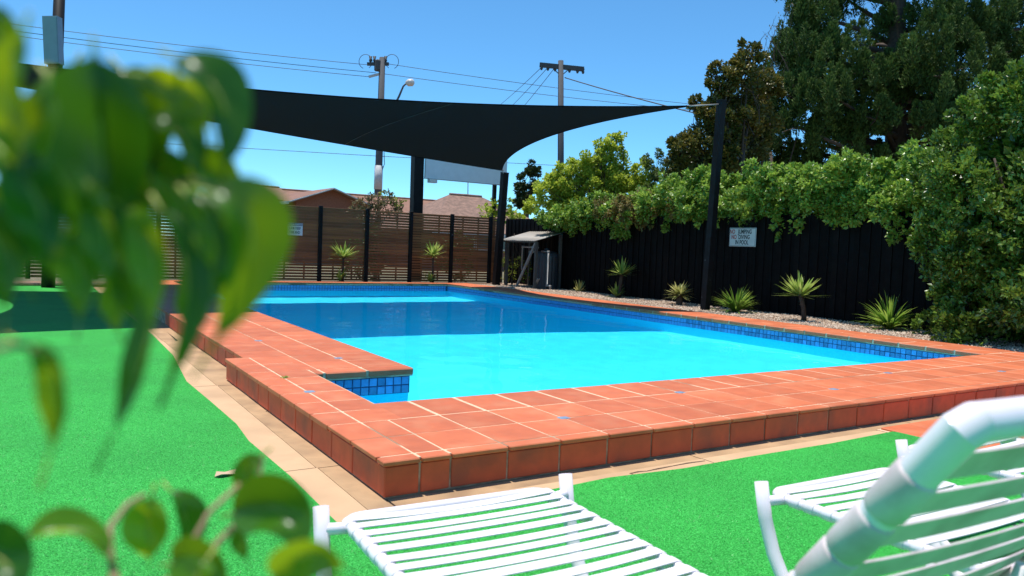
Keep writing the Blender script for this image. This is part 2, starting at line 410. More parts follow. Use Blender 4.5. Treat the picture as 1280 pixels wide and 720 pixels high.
# ------------------------------------------------------------------ pool basin and water
IN = 0.036
def basin():
    x0, xp, x1, y0, y4, y1 = XB-IN, XP-IN, XR+IN, Y3-IN, Y4+IN, YF+IN
    P = [(x0,y0),(x1,y0),(x1,y1),(xp,y1),(xp,y4),(x0,y4)]
    zf = lambda y: -1.05 - 0.75*min(max((y-4)/8, 0), 1)
    mb = MB()
    ys = [y0, y4, 4.0, 12.0, y1]
    for a, b in zip(ys[:-1], ys[1:]):
        xl = x0 if b <= y4+1e-6 else xp
        mb.add([(xl,a,zf(a)),(x1,a,zf(a)),(x1,b,zf(b)),(xl,b,zf(b))], [(0,1,2,3)])
    wt = 0.112
    def wall(a, b, zs=None):
        mb.add([(*a,-2.2),(*b,-2.2),(*b,wt),(*a,wt)], [(0,1,2,3)])
    for i in range(6): wall(P[i], P[(i+1) % 6])
    o = tag(mb.build('pool_basin', M['paint']), kind='structure'); o.cycles.is_caustics_receiver = True
    return o
pool = basin()

def water():
    st = 0.045
    xs = np.arange(XB-IN, XR+IN+st, st); xs[-1] = XR+IN
    ys = np.arange(Y3-IN, YF+IN+st, st); ys[-1] = YF+IN
    X, Y = np.meshgrid(xs, ys)
    Z = np.zeros_like(X)
    r2 = np.random.default_rng(3)
    for i in range(36):
        a = r2.uniform(0, 6.28); l = r2.uniform(0.16, 1.1)
        Z += 0.00042*l**1.1*np.sin(2*np.pi/l*(X*math.cos(a)+Y*math.sin(a))+r2.uniform(0, 6.28))
    V = np.stack([X, Y, Z+WZ], -1).reshape(-1, 3); nx = len(xs)
    F = [(j*nx+i, j*nx+i+1, (j+1)*nx+i+1, (j+1)*nx+i) for j in range(len(ys)-1) for i in range(nx-1)
         if not (xs[i+1] < XP-IN+st and ys[j] > Y4+IN)]
    mb = MB(); mb.add(V, F, True)
    o = tag(mb.build('water', M['water']), kind='structure'); o.cycles.is_caustics_caster = True
    return o
water()

# ------------------------------------------------------------------ tiled surround
# body (shows as the joints between the tiles)
def surround():
    mb = MB(); zt = H-0.0022
    rect = [((0.016,0.016),(XB,3.345)), ((XB,0.016),(XO-.02,Y3-0.012)), ((XR+0.012,Y3-0.012),(XO-.012,YO-.012)), ((0.15,YF+0.012),(XR+.012,YO-.012)), ((0.15,3.345),(XB,YF+.012)), ((XB,Y4+0.012),(XP-0.012,YF+.012))]
    for i, ((a, b), (c, d)) in enumerate(rect):
        mb.box((a,b,0.115),(c,d,zt-0.0003*i))
    # core below the slab
    k = 0.02
    core = [((0.022,0.022),(XB-IN,3.34)), ((XB-IN,0.022),(XO-.03,Y3-IN)), ((XR+IN,Y3-IN),(XO-.03,YO-.03)), ((0.16,YF+IN),(XR+IN,YO-.03)), ((0.16,3.34),(XB-IN,YF+IN)), ((XB-IN,Y4+IN),(XP-IN,YF+IN))]
    for (a, b), (c, d) in core: mb.box((a,b,-0.02),(c,d,0.1149))
    return tag(mb.build('pool_surround', M['grout']), kind='structure')
sur = surround()
tcache = {}
def top_tile(x0, y0, x1, y1, jg=0.0058, th=0.020, dz=0.0, name='tile', parent=sur, mat=None, lip=0):
    w_, d_ = round(x1-x0-2*jg, 3), round(y1-y0-2*jg, 3)
    key = (w_, d_, th, lip)
    if key not in tcache:
        tcache[key] = MB().bbox((-w_/2,-d_/2,-th),(w_/2,d_/2,0), 0.003 if not lip else lip).mesh('tile', mat or M['tile'])
    o = link(name, tcache[key], parent, ((x0+x1)/2, (y0+y1)/2, H+dz+random.uniform(-0.0007, 0.0007)))
    o.rotation_euler = (random.uniform(-.0015,.0015), random.uniform(-.0015,.0015), random.uniform(-.003,.003))
    return o
J1, J2 = 0.187, 0.352
fx = [-0.012, J1, J2] + [J2+0.3295*k for k in range(1, 26)]
fx = [x for x in fx if x < XO-0.1] + [XO]
for i in range(len(fx)-1):
    top_tile(fx[i], -0.014, fx[i+1], 0.086, th=0.024, lip=0.005)           # nosing
    top_tile(fx[i], 0.086, fx[i+1], 0.428)
    top_tile(fx[i], 0.428, fx[i+1], 0.785)
    if fx[i] >= J2-0.01:
        x0 = XB-0.03 if i == 2 else fx[i]
        if i == 2: x0 = fx[i]
        top_tile(x0, 0.785, fx[i+1], Y3, th=0.058, lip=0.010)
# left arm beside the small bay
ly = [0.785, 1.09, 1.40, 1.72, 2.03, 2.30, 2.60, 2.97, 3.36]
for a, b in zip(ly[:-1], ly[1:]):
    top_tile(-0.012, a, J1, b, th=0.028)
    top_tile(J1, a, XB if a < Y4 else 0.53, min(b, Y4) if a < 2.3 else b, th=0.030) if not (a < Y4 < b) else (top_tile(J1, a, XB, b, th=0.030))
# wide left deck
dy = [Y4] + [2.60, 2.97, 3.36] + [3.36+0.349*k for k in range(1, 14)]
for k, (a, b) in enumerate(zip(dy[:-1], dy[1:])):
    if a >= 3.3: top_tile(0.135, a, 0.53, b, th=0.03)
    if k == 0: top_tile(XB, a, 0.53, b, th=0.058, lip=0.01)
    elif a < 3.3 and a >= 2.59: pass
    top_tile(0.53, a, 0.88, b, th=0.058 if k == 0 else 0.02, lip=0.010 if k == 0 else 0)
    top_tile(0.88, a, XP, b, th=0.058, lip=0.010)
# right-hand edge: inner bullnose row and outer row
ry = [Y3+0.349*k for k in range(0, 22)]
for a, b in zip(ry[:-1], ry[1:]):
    top_tile(XR, a, 8.37, b, th=0.058, lip=0.010); top_tile(8.37, a, XO, b, th=0.03)
# far tiles, too small to pick out
far = MB()
def ft(x0, y0, x1, y1): far.box((x0+.004,y0+.004,H-.03),(x1-.004,y1-.004,H+random.uniform(-.001,.001)))
y = ry[-1]
while y < YO-0.05:
    yn = min(y+0.349, YO); ft(XR, y, 8.37, yn); ft(8.37, y, XO, yn); y = yn
x = 0.135
while x < XR-0.02:
    xn = min(x+0.33, XR); ft(x, YF, xn, YO); x = xn
y = dy[-1]
while y < YF-0.03:
    yn = min(y+0.349, YF); ft(0.135, y, 0.53, yn); ft(0.53, y, 0.88, yn); ft(0.88, y, XP, yn); y = yn
tag(far.build('far_tiles', M['tile'], sur), kind='stuff')
# face tiles: front, left side, jog and deck side
fm = {}
def face_tile(x0, x1, y0, y1, axis):
    L_ = round((x1-x0) if axis == 'x' else (y1-y0), 3)-0.012
    key = (L_, axis)
    if key not in fm:
        mb = MB()
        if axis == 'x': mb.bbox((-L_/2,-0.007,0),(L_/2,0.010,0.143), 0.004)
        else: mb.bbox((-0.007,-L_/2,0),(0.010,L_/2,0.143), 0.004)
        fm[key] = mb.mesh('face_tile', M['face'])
    o = link('face_tile', fm[key], sur, ((x0+x1)/2, (y0+y1)/2, 0.006+random.uniform(-.002,.002)))
    o.location.y += random.uniform(-.0015,.0015) if axis == 'x' else 0
    o.location.x += random.uniform(-.0015,.0015) if axis == 'y' else 0
    return o
fx2 = [0.0] + fx[1:]
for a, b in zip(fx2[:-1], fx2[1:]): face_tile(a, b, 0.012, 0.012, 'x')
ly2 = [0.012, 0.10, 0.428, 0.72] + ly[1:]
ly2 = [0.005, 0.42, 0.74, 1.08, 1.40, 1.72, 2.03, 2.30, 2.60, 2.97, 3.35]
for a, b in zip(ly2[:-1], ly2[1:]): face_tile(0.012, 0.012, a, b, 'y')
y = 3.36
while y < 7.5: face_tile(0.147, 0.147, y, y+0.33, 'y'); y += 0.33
# cement bed behind the face tiles
MB().box((0.013,0.013,0.0),(XO-0.02,0.0225,0.15)).box((0.0132,0.0226,0.0),(0.0225,3.345,0.15)).box((0.148,3.346,0),(0.162,15.0,0.15)).build('mortar_bed', M['grout_dark'], sur)
# small blue inserts at tile corners
im = MB().bbox((-.034,-.028,-.01),(.034,.028,0.0), .002).mesh('insert_tile', M['insert'])
for (x, y) in [(J2+.3295*3,.428),(J2+.3295*7,.785),(J2+.3295*11,.428),(J2+.3295*15,.785),(J2+.3295*19,.428),(J2+.3295*23,.785),(J1+.01,1.74),(.88,3.10),(.53,4.41)]:
    link('insert_tile', im, sur, (x, y, H+0.0022))

# waterline mosaic: two rows
mg = MB()
zt, zb = 0.1115, -0.05
mg.box((XB-IN+.0005,Y4+IN-.006,zb),(XP-IN-.001,Y4+IN-.0005,zt)).box((XR+IN-.006,Y3-IN+.001,zb),(XR+IN-.0005,YF+IN-.007,zt)).box((XP-IN+.0005,YF+IN-.006,zb),(XR+IN-.0005,YF+IN-.0005,zt)).box((XP-IN+.0005,Y4+IN-.006,zb),(XP-IN+.006,YF+IN-.007,zt))
mg.build('mosaic_bed', M['mosaic_grout'], pool)
mp = 0.0695
mtx = MB().bbox((-.0305,-.004,-.0305),(.0305,.004,.0305), .002).mesh('mosaic_tile', M['mosaic'])
mty = MB().bbox((-.004,-.0305,-.0305),(.004,.0305,.0305), .002).mesh('mosaic_tile', M['mosaic'])
rows = [0.0765, 0.0070]
x = XP-IN-0.034
while x > XB-IN+0.03:
    for z in rows: link('mosaic_tile', mtx, pool, (x, Y4+IN-.008, z))
    x -= mp
y = Y3-IN+0.05; far = MB(); k = 0
while y < YF+IN-0.03:
    for z in rows:
        if y < 6.0: link('mosaic_tile', mty, pool, (XR+IN-.008, y, z))
        else: far.box((XR+IN-.012,y-.0305,z-.0305),(XR+IN-.005,y+.0305,z+.0305))
        if y > Y4+IN+.05: far.box((XP-IN+.005,y-.0305,z-.0305),(XP-IN+.012,y+.0305,z+.0305))
    y += mp
x = XP-IN+0.05
while x < XR+IN-0.03:
    for z in rows: far.box((x-.0305,YF+IN-.012,z-.0305),(x+.0305,YF+IN-.005,z+.0305))
    x += mp
tag(far.build('far_mosaic', M['mosaic'], pool), kind='stuff')

# ================================================================== FENCES
def slat_fence():
    y = 15.80; z0, z1 = 0.16, 2.03
    root = thing('slat_fence', (3.6, y, z0), 'brown horizontal timber slat fence with black posts behind the far end of the pool', 'fence')
    posts = [3.62+1.25*k for k in range(-6, 6)]
    pm = MB().bbox((-.045,-.045,0),(.045,.045,z1-z0+0.05), .006).mesh('post', M['black_metal'])
    for x in posts: link('post', pm, root, (x, y-.035, z0-.02))
    n = 26; pitch = (z1-z0)/n
    xs = posts + [10.36]
    for a, b in zip(xs[:-1], xs[1:]):
        L_ = b-a-0.092
        key = round(L_, 3)
        me = MB().bbox((-L_/2,-.010,-.0305),(L_/2,.010,.0305), .003).mesh('slat', M['timber']); me2 = MB().bbox((-L_/2,-.010,-.0265),(L_/2,.010,.0265), .003).mesh('slat', M['timber'])
        for k in range(n):
            o = link('slat', me2 if k < 9 or random.random() < .12 else me, root, ((a+b)/2, y+random.uniform(-.003,.003), z0+pitch*(k+.5)))
            o.rotation_euler = (random.uniform(-.03,.03), random.uniform(-.0016,.0016), 0)
        # rear battens
        for fx_ in (0.30, 0.70):
            MB().box((a+(b-a)*fx_-.02,y+.0145,z0+.01),(a+(b-a)*fx_+.02,y+.035,z1-.02)).build('batten', M['timber'], root)
slat_fence()

def black_fence():
    x = 10.42; root = thing('paling_fence', (x, 9.0, 0.1), 'tall black vertical paling fence along the right side of the pool', 'fence')
    me = MB().bbox((-.011,-.0515,0),(.011,.0515,1.9), .003).mesh('paling', M['black_fence'])
    y = 15.74; k = 0
    while y > 1.2:
        o = link('paling', me, root, (x+(0.009 if k % 2 else -0.009), y, 0.115+random.uniform(-.008,.008)))
        y -= 0.098; k += 1
    for z in (0.45, 1.75): MB().box((x+.022,1.2,z),(x+.07,15.78,z+.09)).build('rail', M['black_fence'], root)
black_fence()

# ================================================================== SHADE SAIL
def coons(c00, c10, c11, c01, s0, s1, s2, s3, nu, nv):
    """corner order near-left, near-right, far-right, far-left; s*: sag vectors of the near, right, far, left edge"""
    c00, c10, c11, c01 = map(lambda p: np.array(p, float), (c00, c10, c11, c01))
    e = lambda a, b, s, t: a+(b-a)*t+np.array(s)*4*t*(1-t)
    V = []
    for j in range(nv):
        v = j/(nv-1)
        for i in range(nu):
            u = i/(nu-1)
            A = e(c00, c10, s0, u)*(1-v)+e(c01, c11, s2, u)*v
            Bq = e(c00, c01, s3, v)*(1-u)+e(c10, c11, s1, v)*u
            Cq = (c00*(1-u)+c10*u)*(1-v)+(c01*(1-u)+c11*u)*v
            V.append(A+Bq-Cq)
    F = [(j*nu+i, j*nu+i+1, (j+1)*nu+i+1, (j+1)*nu+i) for j in range(nv-1) for i in range(nu-1)]
    return np.array(V), F
wR = (onZ(881, 389, H)-CAM) @ FW
pR0, pR1 = onZ(881, 389, H-.03), onD(902, 126, wR)
tipR = onD(862, 132.5, wR-0.15)
w2 = (onZ(620, 357, H)-CAM) @ FW
p20, p21 = onZ(620, 357, H-.03), onD(631, 216, w2)
tip2 = onD(627.5, 213, w2-0.2)
farL = (-3.1, 14.6, 4.05); nearL = (-3.3, 7.0, 3.02)
sail_args = (nearL, tipR, tip2, farL, (0,0.95,-0.10), (-0.95,0,0.02), (0,-0.55,-0.13), (1.35,0,0.0), 40, 30)
V, F = coons(*sail_args)
root = thing('shade_sail', tuple(np.array(tipR)), 'large dark shade sail stretched high over the far half of the pool', 'shade sail')
mb = MB(); mb.add(V, F, True); mb.build('canopy', M['sail'], root)
nu, nv = 40, 30
G = V.reshape(nv, nu, 3)
for path_ in (G[0], G[-1], G[:, 0], G[:, -1]):
    MB().tube(list(path_), 0.012, 5).build('hem', M['sail'], root)
for k_ in (11, 25): MB().tube([p_-np.array((0,0,.006)) for p_ in G[:, k_]], .007, 5).build('seam', M['wire'], root)
for p in (tipR, tip2):
    a = np.array(p); MB().tube([a+np.array((math.cos(t)*.05, math.sin(t)*.05, 0)) for t in np.linspace(0, 6.28, 12)], 0.008, 5).build('corner_ring', M['pvc'], root)

def shade_post(p0, p1, wd, tip, label):
    r = thing('shade_post', p0, label, 'post', 'black posts holding the shade sail')
    MB().bar(p0, p1, wd, wd, (0,1,0)).build('post', M['black_metal'], r)
    MB().bar(np.array(p1)-(np.array(p1)-np.array(p0))*.001, np.array(p1)+(np.array(p1)-np.array(p0))*.004, wd+.012, wd+.012, (0,1,0)).build('cap', M['black_metal'], r)
    MB().tube([np.array(p1)-np.array((0,0,.06)), np.array(tip)], 0.013, 6).build('turnbuckle', M['pvc'], r)
shade_post(pR0, pR1, 0.125, tipR, 'tall black square post in the gravel bed at the right tip of the shade sail')
shade_post(p20, p21, 0.16, tip2, 'leaning black post by the pump shelter at the low corner of the shade sail')
r = thing('shade_post', (-3.4, 14.9, 0.0), 'black post beyond the left edge holding the far left corner of the sail', 'post', 'black posts holding the shade sail')
MB().bar((-3.4,14.9,0),(-3.35,14.8,4.2),.15,.15,(0,1,0)).build('post', M['black_metal'], r)
r = thing('shade_post', (-3.7, 6.85, 0.0), 'black post beyond the left edge holding the near left corner of the sail', 'post', 'black posts holding the shade sail')
MB().bar((-3.7,6.85,0),(-3.5,6.9,3.2),.15,.15,(0,1,0)).build('post', M['black_metal'], r)

# tall pole with a box, left
pl = thing('light_pole', (-1.03, 14.95, 0), 'tall dark steel pole with a pale box near its top at the left', 'pole')
a, b = np.array((-1.03,14.95,0)), np.array((-0.84,15.2,6.9))
MB().tube([a, a+(b-a)*.5, b], [.125,.115,.10], 12).build('pole', M['black_metal'], pl)
pc = (onD(57,80,15.45)+onD(76,22,15.45))/2
ax = np.array((.845,-.53,0.05)); ax /= np.linalg.norm(ax); ay = np.cross((0,0,1), ax); ay /= np.linalg.norm(ay); az = np.cross(ax, ay)
bx = MB().obox(pc, ax, ay, az, .15, .09, .47).build('control_box', M['box_grey'], pl)
MB().obox(pc-ay*.095, ax, ay, az, .135, .006, .45).build('box_door', M['box_grey'], bx)
MB().obox(pc-az*.5, ax, ay, az, .10, .05, .03).build('box_bracket', M['black_metal'], bx)
MB().tube([pc-ax*.17-az*.47, pc-ax*.19-az*.8, pc-ax*.1-az*1.4], .012, 6).build('conduit', M['pvc'], bx)

# white panel sign beyond the slat fence, seen edge-on from behind
sg = thing('panel_sign', (8.15, 17.0, 0), 'long white blank sign panel on a thick black post beyond the slat fence', 'sign')
MB().bar((8.15,17.1,-.03),(8.12,17.1,4.4),.30,.26,(0,1,0)).build('post', M['black_metal'], sg)
MB().bar((10.75,17.1,-.03),(10.75,17.1,3.5),.10,.10,(0,1,0)).build('post', M['black_metal'], sg)
pn = MB().box((8.30,16.9,3.10),(11.05,16.99,3.98)).build('panel', M['sign_panel'], sg)
MB().box((8.29,16.893,3.085),(11.06,16.997,3.099)).build('panel_trim', M['pvc'], pn)
MB().box((8.42,16.85,2.98),(8.66,17.02,3.084)).build('lamp', M['lens'], sg)

# ------------------------------------------------------------------ signs with lettering
def lettering(txt, size, mat, parent, origin, ax, ay, nrm, align='CENTER', sx=0.72):
    cu = bpy.data.curves.new('txt', 'FONT'); cu.body = txt; cu.size = size; cu.align_x = align; cu.align_y = 'CENTER'; cu.offset = size*0.03
    ob = bpy.data.objects.new('txt', cu); col.objects.link(ob)
    dg = bpy.context.evaluated_depsgraph_get(); me = bpy.data.meshes.new_from_object(ob.evaluated_get(dg))
    bpy.data.objects.remove(ob); bpy.data.curves.remove(cu)
    ax, ay, nrm, origin = [np.array(v, float) for v in (ax, ay, nrm, origin)]
    for v in me.vertices:
        c = v.co; v.co = Vector(origin+ax*c.x*sx+ay*c.y+nrm*0.0)
    me.materials.clear(); me.materials.append(mat); me.update()
    return link('lettering', me, parent)
s1 = thing('pool_sign', (10.39, 6.99, 1.57), 'white sign reading NO JUMPING NO DIVING IN POOL on the black fence', 'sign')
pl_ = MB().bbox((10.375,6.665,1.39),(10.392,7.32,1.755), .004).build('plate', M['sign_white'], s1)
mbx = MB()
for (a, b, c, d) in ((6.675,7.31,1.400,1.406),(6.675,7.31,1.739,1.745),(6.675,6.681,1.406,1.739),(7.304,7.31,1.406,1.739)): mbx.box((10.3735,a,c),(10.3747,b,d))
mbx.build('border', M['ink_black'], pl_)
ax, ay, nn = (0,-1,0), (0,0,1), (-1,0,0)
lettering('NO', .115, M['ink_red'], s1, (10.3738,7.245,1.675), ax, ay, nn); lettering('JUMPING', .115, M['ink_black'], s1, (10.3738,6.935,1.675), ax, ay, nn)
lettering('NO', .115, M['ink_red'], s1, (10.3738,7.20,1.572), ax, ay, nn); lettering('DIVING', .115, M['ink_black'], s1, (10.3738,6.95,1.572), ax, ay, nn)
lettering('IN POOL', .115, M['ink_black'], s1, (10.3738,7.0,1.468), ax, ay, nn)
s2 = thing('depth_sign', (4.21, 15.77, 1.43), 'small white sign reading 1.8 M DEEP THIS END on the slat fence', 'sign')
p2_ = MB().bbox((4.02,15.762,1.285),(4.42,15.776,1.59), .003).build('plate', M['sign_panel'], s2)
MB().box((4.03,15.7605,1.525),(4.41,15.7617,1.582)).build('header_band', M['ink_blue'], p2_)
mk_ = MB()
for k in range(11): mk_.box((4.05+k*.032,15.7593,1.538),(4.05+k*.032+.02,15.7603,1.568))
mk_.build('header_marks', M['sign_panel'], p2_)
lettering('1.8 M DEEP', .085, M['ink_blue'], s2, (4.22,15.7605,1.46), (1,0,0), (0,0,1), (0,-1,0))
lettering('THIS END', .085, M['ink_blue'], s2, (4.22,15.7605,1.355), (1,0,0), (0,0,1), (0,-1,0))

# ------------------------------------------------------------------ pump shelter with its tank and pipes
sh = thing('pump_shelter', (9.9, 13.4, H-.03), 'small lean-to shelter with a corrugated tin roof against the black fence', 'shelter')
z0 = H-.03
ya, yb = 12.85, 14.45
for (x, y, zt_) in ((9.58,ya+.1,1.36),(9.58,yb-.1,1.36),(10.33,ya+.1,1.58),(10.33,yb-.1,1.58)):
    MB().box((x-.035,y-.035,z0),(x+.035,y+.035,zt_)).build('post', M['grey_post'], sh)
MB().box((9.50,ya,1.34),(9.54,yb,1.40)).build('beam', M['grey_post'], sh)
n = 90; Vr = []; xs_ = (9.42, 10.38); zs_ = (1.385, 1.655)
for k in range(n+1):
    y = ya-.08+(yb-ya+.16)*k/n; dz = 0.011*math.sin(k*math.pi/2.5)
    Vr += [(xs_[0], y, zs_[0]+dz), (xs_[1], y, zs_[1]+dz)]
mb = MB(); mb.add(Vr, [(2*k, 2*k+1, 2*k+3, 2*k+2) for k in range(n)], True); ro = mb.build('roof', M['tin'], sh)
so_ = ro.modifiers.new('t', 'SOLIDIFY'); so_.thickness = .004
MB().bar((9.56,ya+.12,1.33),(9.56,ya+.95,z0),.05,.05).build('brace', M['pvc'], sh)
tk = thing('water_tank', (10.0, 13.1, z0), 'dark ribbed upright tank under the tin-roofed shelter', 'tank')
n = 72; Vt = []; Ft = []
prof = [(0,.0),(.30,.0),(.30,.86),(.285,.93),(.22,.985),(0,1.0)]
for i, (rr_, zz) in enumerate(prof):
    for k in range(n):
        t = 2*math.pi*k/n; q = rr_+(0.009*math.cos(k*math.pi/2) if i in (1,2) else 0); Vt.append((10.03+q*math.cos(t), 13.12+q*math.sin(t), z0+zz))
for i in range(len(prof)-1):
    for k in range(n): Ft.append((i*n+k, i*n+(k+1) % n, (i+1)*n+(k+1) % n, (i+1)*n+k))
mb = MB(); mb.add(Vt, Ft); mb.build('body', M['tank'], tk)
MB().tube([(10.03,13.12,z0+.98),(10.03,13.12,z0+1.06)], .07, 14).build('lid', M['tank'], tk)
pp = thing('filter_pipes', (9.75, 13.2, z0), 'pale plastic plumbing pipes running round the tank in the shelter', 'pipes')
def pipe(pts, r=.028):
    MB().tube(pts, r, 9).build('pipe', M['pvc'], pp)
    for p in pts[1:-1]: MB().tube([np.array(p)-(0,0,.03), np.array(p)+(0,0,.03)], r*1.3, 9).build('elbow', M['pvc'], pp)
pipe([(9.85,14.0,z0+.45),(9.85,14.0,z0+1.08),(9.80,13.2,z0+1.07)])
pipe([(9.78,13.55,z0+.95),(9.78,13.25,z0+.96)])
pipe([(9.80,13.0,z0+.98),(9.80,12.72,z0+.97),(9.80,12.72,z0+.12),(9.80,12.58,z0+.10),(9.8,12.58,z0)])
MB().bar((9.62,13.05,z0+.04),(9.62,12.85,z0+.28),.07,.03).build('valve_handle', M['pvc'], pp)

# ================================================================== PLANTS
def kites(P, D, Nn, L, Wd, fold=0.25):
    """folded kite leaves: base P, direction D, normal Nn, length L, half width Wd -> two triangles sharing the midrib"""
    S = np.cross(D, Nn); S /= np.linalg.norm(S, axis=1, keepdims=True)+1e-9
    Nn = np.cross(S, D)
    tip = P + D*L[:, None]; mid = P + D*(L*.45)[:, None]
    a = mid + S*Wd[:, None] + Nn*(Wd*fold)[:, None]; b = mid - S*Wd[:, None] + Nn*(Wd*fold)[:, None]
    tri = np.stack([P, a, tip, P, tip, b], 1).reshape(-1, 3)
    return tri
def unit(v): return v/(np.linalg.norm(v, axis=-1, keepdims=True)+1e-9)

def cloud(blobs, dens, L, Wd, up=0.2, jit=0.8, shell=0.35, sub=0, seed=1, squash=1.0):
    """leaves round blob centres [(c, r)], biased to the blob surface, with sub-clumps for an uneven outline"""
    g = np.random.default_rng(seed); out = []; var = []
    for c, r in blobs:
        c = np.array(c, float); r = np.array(r if np.ndim(r) else (r, r, r*squash), float)
        n = int(dens*r[0]*r[2]*4)
        if sub:
            d = unit(g.normal(size=(sub, 3))); cs = d*(g.uniform(0.35, 1.05, (sub, 1))); sr = g.uniform(.18, .42, sub)
            k = g.integers(0, sub, n); q = cs[k]+unit(g.normal(size=(n, 3)))*sr[k][:, None]*(g.random((n, 1))**.45)
            outw = unit(q-cs[k]*0.55)
            cv = g.random(sub)[k]*.5
        else:
            d = unit(g.normal(size=(n, 3))); q = d*(shell+(1-shell)*g.random((n, 1))**.5); outw = d; cv = g.random(n)*.2
        P = c+q*r
        D = unit(outw*0.7+g.normal(size=(n, 3))*jit*.6+np.array((0, 0, up)))
        Nn = unit(outw*.8+g.normal(size=(n, 3))*jit*.8+np.array((0, 0, 1.1)))
        l = L*g.uniform(.6, 1.3, n)
        out.append(kites(P, D, Nn, l, l*Wd)); var.append(np.clip(cv+g.random(n)*.5, 0, 1))
    return np.concatenate(out), np.repeat(np.concatenate(var), 2)
def crown(name, V, var, mat, parent): return link(name, fast_mesh(name, V, 3, mat, var), parent)

def strap_plant(name, base, label, nb, L, Wd, rise, mat, trunk=0.0, tr=.03, lean=(0,0), seed=1, skirt=0, droop=.6, group=None, pup=False):
    g = np.random.default_rng(seed); base = np.array(base, float)
    r = thing(name, base, label, 'plant', group)
    topp = base+np.array((lean[0], lean[1], trunk))
    if trunk:
        pts = [base-(0,0,.02), base+np.array((lean[0]*.2, lean[1]*.2, trunk*.5)), topp+np.array((0,0,.03))]
        MB().tube(pts, [tr*1.25, tr, tr*.95], 8).build('trunk', M['bark'], r)
        k = int(trunk/.03); rg = []
        for i in range(k):
            t = (i+.5)/k; p = base+(topp-base)*t
            for q in range(4):
                a = g.uniform(0, 6.28); d = np.array((math.cos(a), math.sin(a), .5))
                rg += [p+d*tr*.8+np.array((-math.sin(a),math.cos(a),0))*.012, p+d*tr*.8-np.array((-math.sin(a),math.cos(a),0))*.012, p+d*tr*2.0]
        link('leaf_scars', fast_mesh('leaf_scars', np.array(rg), 3, M['bark'], np.zeros(len(rg)//3)), r)
    tris = []; var = []
    def head(c, nb, L, Wd, rise, dr):
        for i in range(nb):
            a = g.uniform(0, 6.28); el = math.asin(min(1, g.uniform(rise, 1.0))) if g.random() > .25 else g.uniform(-.1, .5)
            l = L*g.uniform(.7, 1.12); wv = Wd*g.uniform(.8, 1.2); v = g.random()
            d = np.array((math.cos(a)*math.cos(el), math.sin(a)*math.cos(el), math.sin(el))); s = np.array((-math.sin(a), math.cos(a), 0))
            p = np.array(c, float); q = []
            for k in range(6):
                t = k/5; ww = wv*(0.55+1.8*t-2.35*t*t+.0) if t < 1 else 0
                q.append((p.copy(), max(ww, 0)))
                p = p + d*l/5; d = d-np.array((0, 0, dr*.10*(1+t*2))); d /= np.linalg.norm(d)
            for k in range(5):
                (p0, w0), (p1, w1) = q[k], q[k+1]
                tris.extend([p0-s*w0, p0+s*w0, p1+s*w1, p0-s*w0, p1+s*w1, p1-s*w1]); var.extend([v, v])
    head(topp, nb, L, Wd, rise, droop)
    if pup: head(base+np.array((-.05, .04, .02)), nb//2, L*.75, Wd, .5, .3)
    link('leaves', fast_mesh('leaves', np.array(tris), 3, mat, np.array(var)), r)
    return r
M['yucca'] = leafmat('yucca_leaf', (0.22, 0.36, 0.045), (0.52, 0.60, 0.17), 0.35, 0.4)
M['strappy'] = leafmat('strappy_leaf', (0.12, 0.27, 0.025), (0.42, 0.54, 0.10), 0.4, 0.4)
M['agave'] = leafmat('spiky_leaf', (0.30, 0.33, 0.08), (0.62, 0.58, 0.24), 0.25, 0.5)
zb_ = H-.01
def gp(x, y): p = onZ(x, y, zb_); return (p[0], p[1], zb_-.01)
G1 = 'potted-looking yuccas and strappy plants along the fences'
strap_plant('yucca', (4.95+.45,15.5,zb_-.02), 'yucca with a small pup at its foot before the slat fence, left one', 80, .50, .026, .15, M['yucca'], .62, .028, (.0,.0), 3, droop=.15, pup=True)
strap_plant('yucca', (7.95,15.5,zb_-.02), 'yucca with a bare thin trunk before the slat fence, right one', 75, .46, .025, .15, M['yucca'], .72, .028, (-.02,0), 4, droop=.2, pup=True)
strap_plant('yucca', gp(774,371), 'yucca with a leafy pup low on its trunk in the gravel near the pump shelter', 80, .44, .026, .0, M['yucca'], .52, .04, (.03,-.02), 5, droop=.1, pup=True)
strap_plant('spiky_plant', gp(724,365), 'smallest spiky rosette sitting on the gravel by the shelter', 34, .32, .022, .25, M['agave'], 0, seed=6, droop=.15)
strap_plant('yucca', gp(849,381), 'short trunked yucca with a full round spiky head left of the tall black post', 130, .34, .019, -.2, M['agave'], .20, .06, (0,0), 7, droop=.35)
strap_plant('strappy_plant', gp(920,390), 'dense green strappy clump right beside the tall black post', 170, .56, .020, .45, M['strappy'], 0, seed=8, droop=.9)
strap_plant('yucca', gp(1005,401), 'yucca with an upright fan of leaves on a crooked trunk right of the warning sign', 66, .44, .026, .45, M['yucca'], .42, .036, (-.07,.05), 9, droop=.02)
strap_plant('strappy_plant', gp(1112,411), 'green strappy clump in the gravel close to the big round bush', 150, .58, .022, .40, M['strappy'], 0, seed=10, droop=.9)

def limb(p, q, r0, r1, g, bend=.12, n=6):
    p, q = np.array(p, float), np.array(q, float); L_ = np.linalg.norm(q-p); pts = []; o = g.normal(size=3)*bend*L_
    for i in range(n):
        t = i/(n-1); pts.append(p+(q-p)*t+o*math.sin(math.pi*t))
    return pts, list(np.linspace(r0, r1, n))

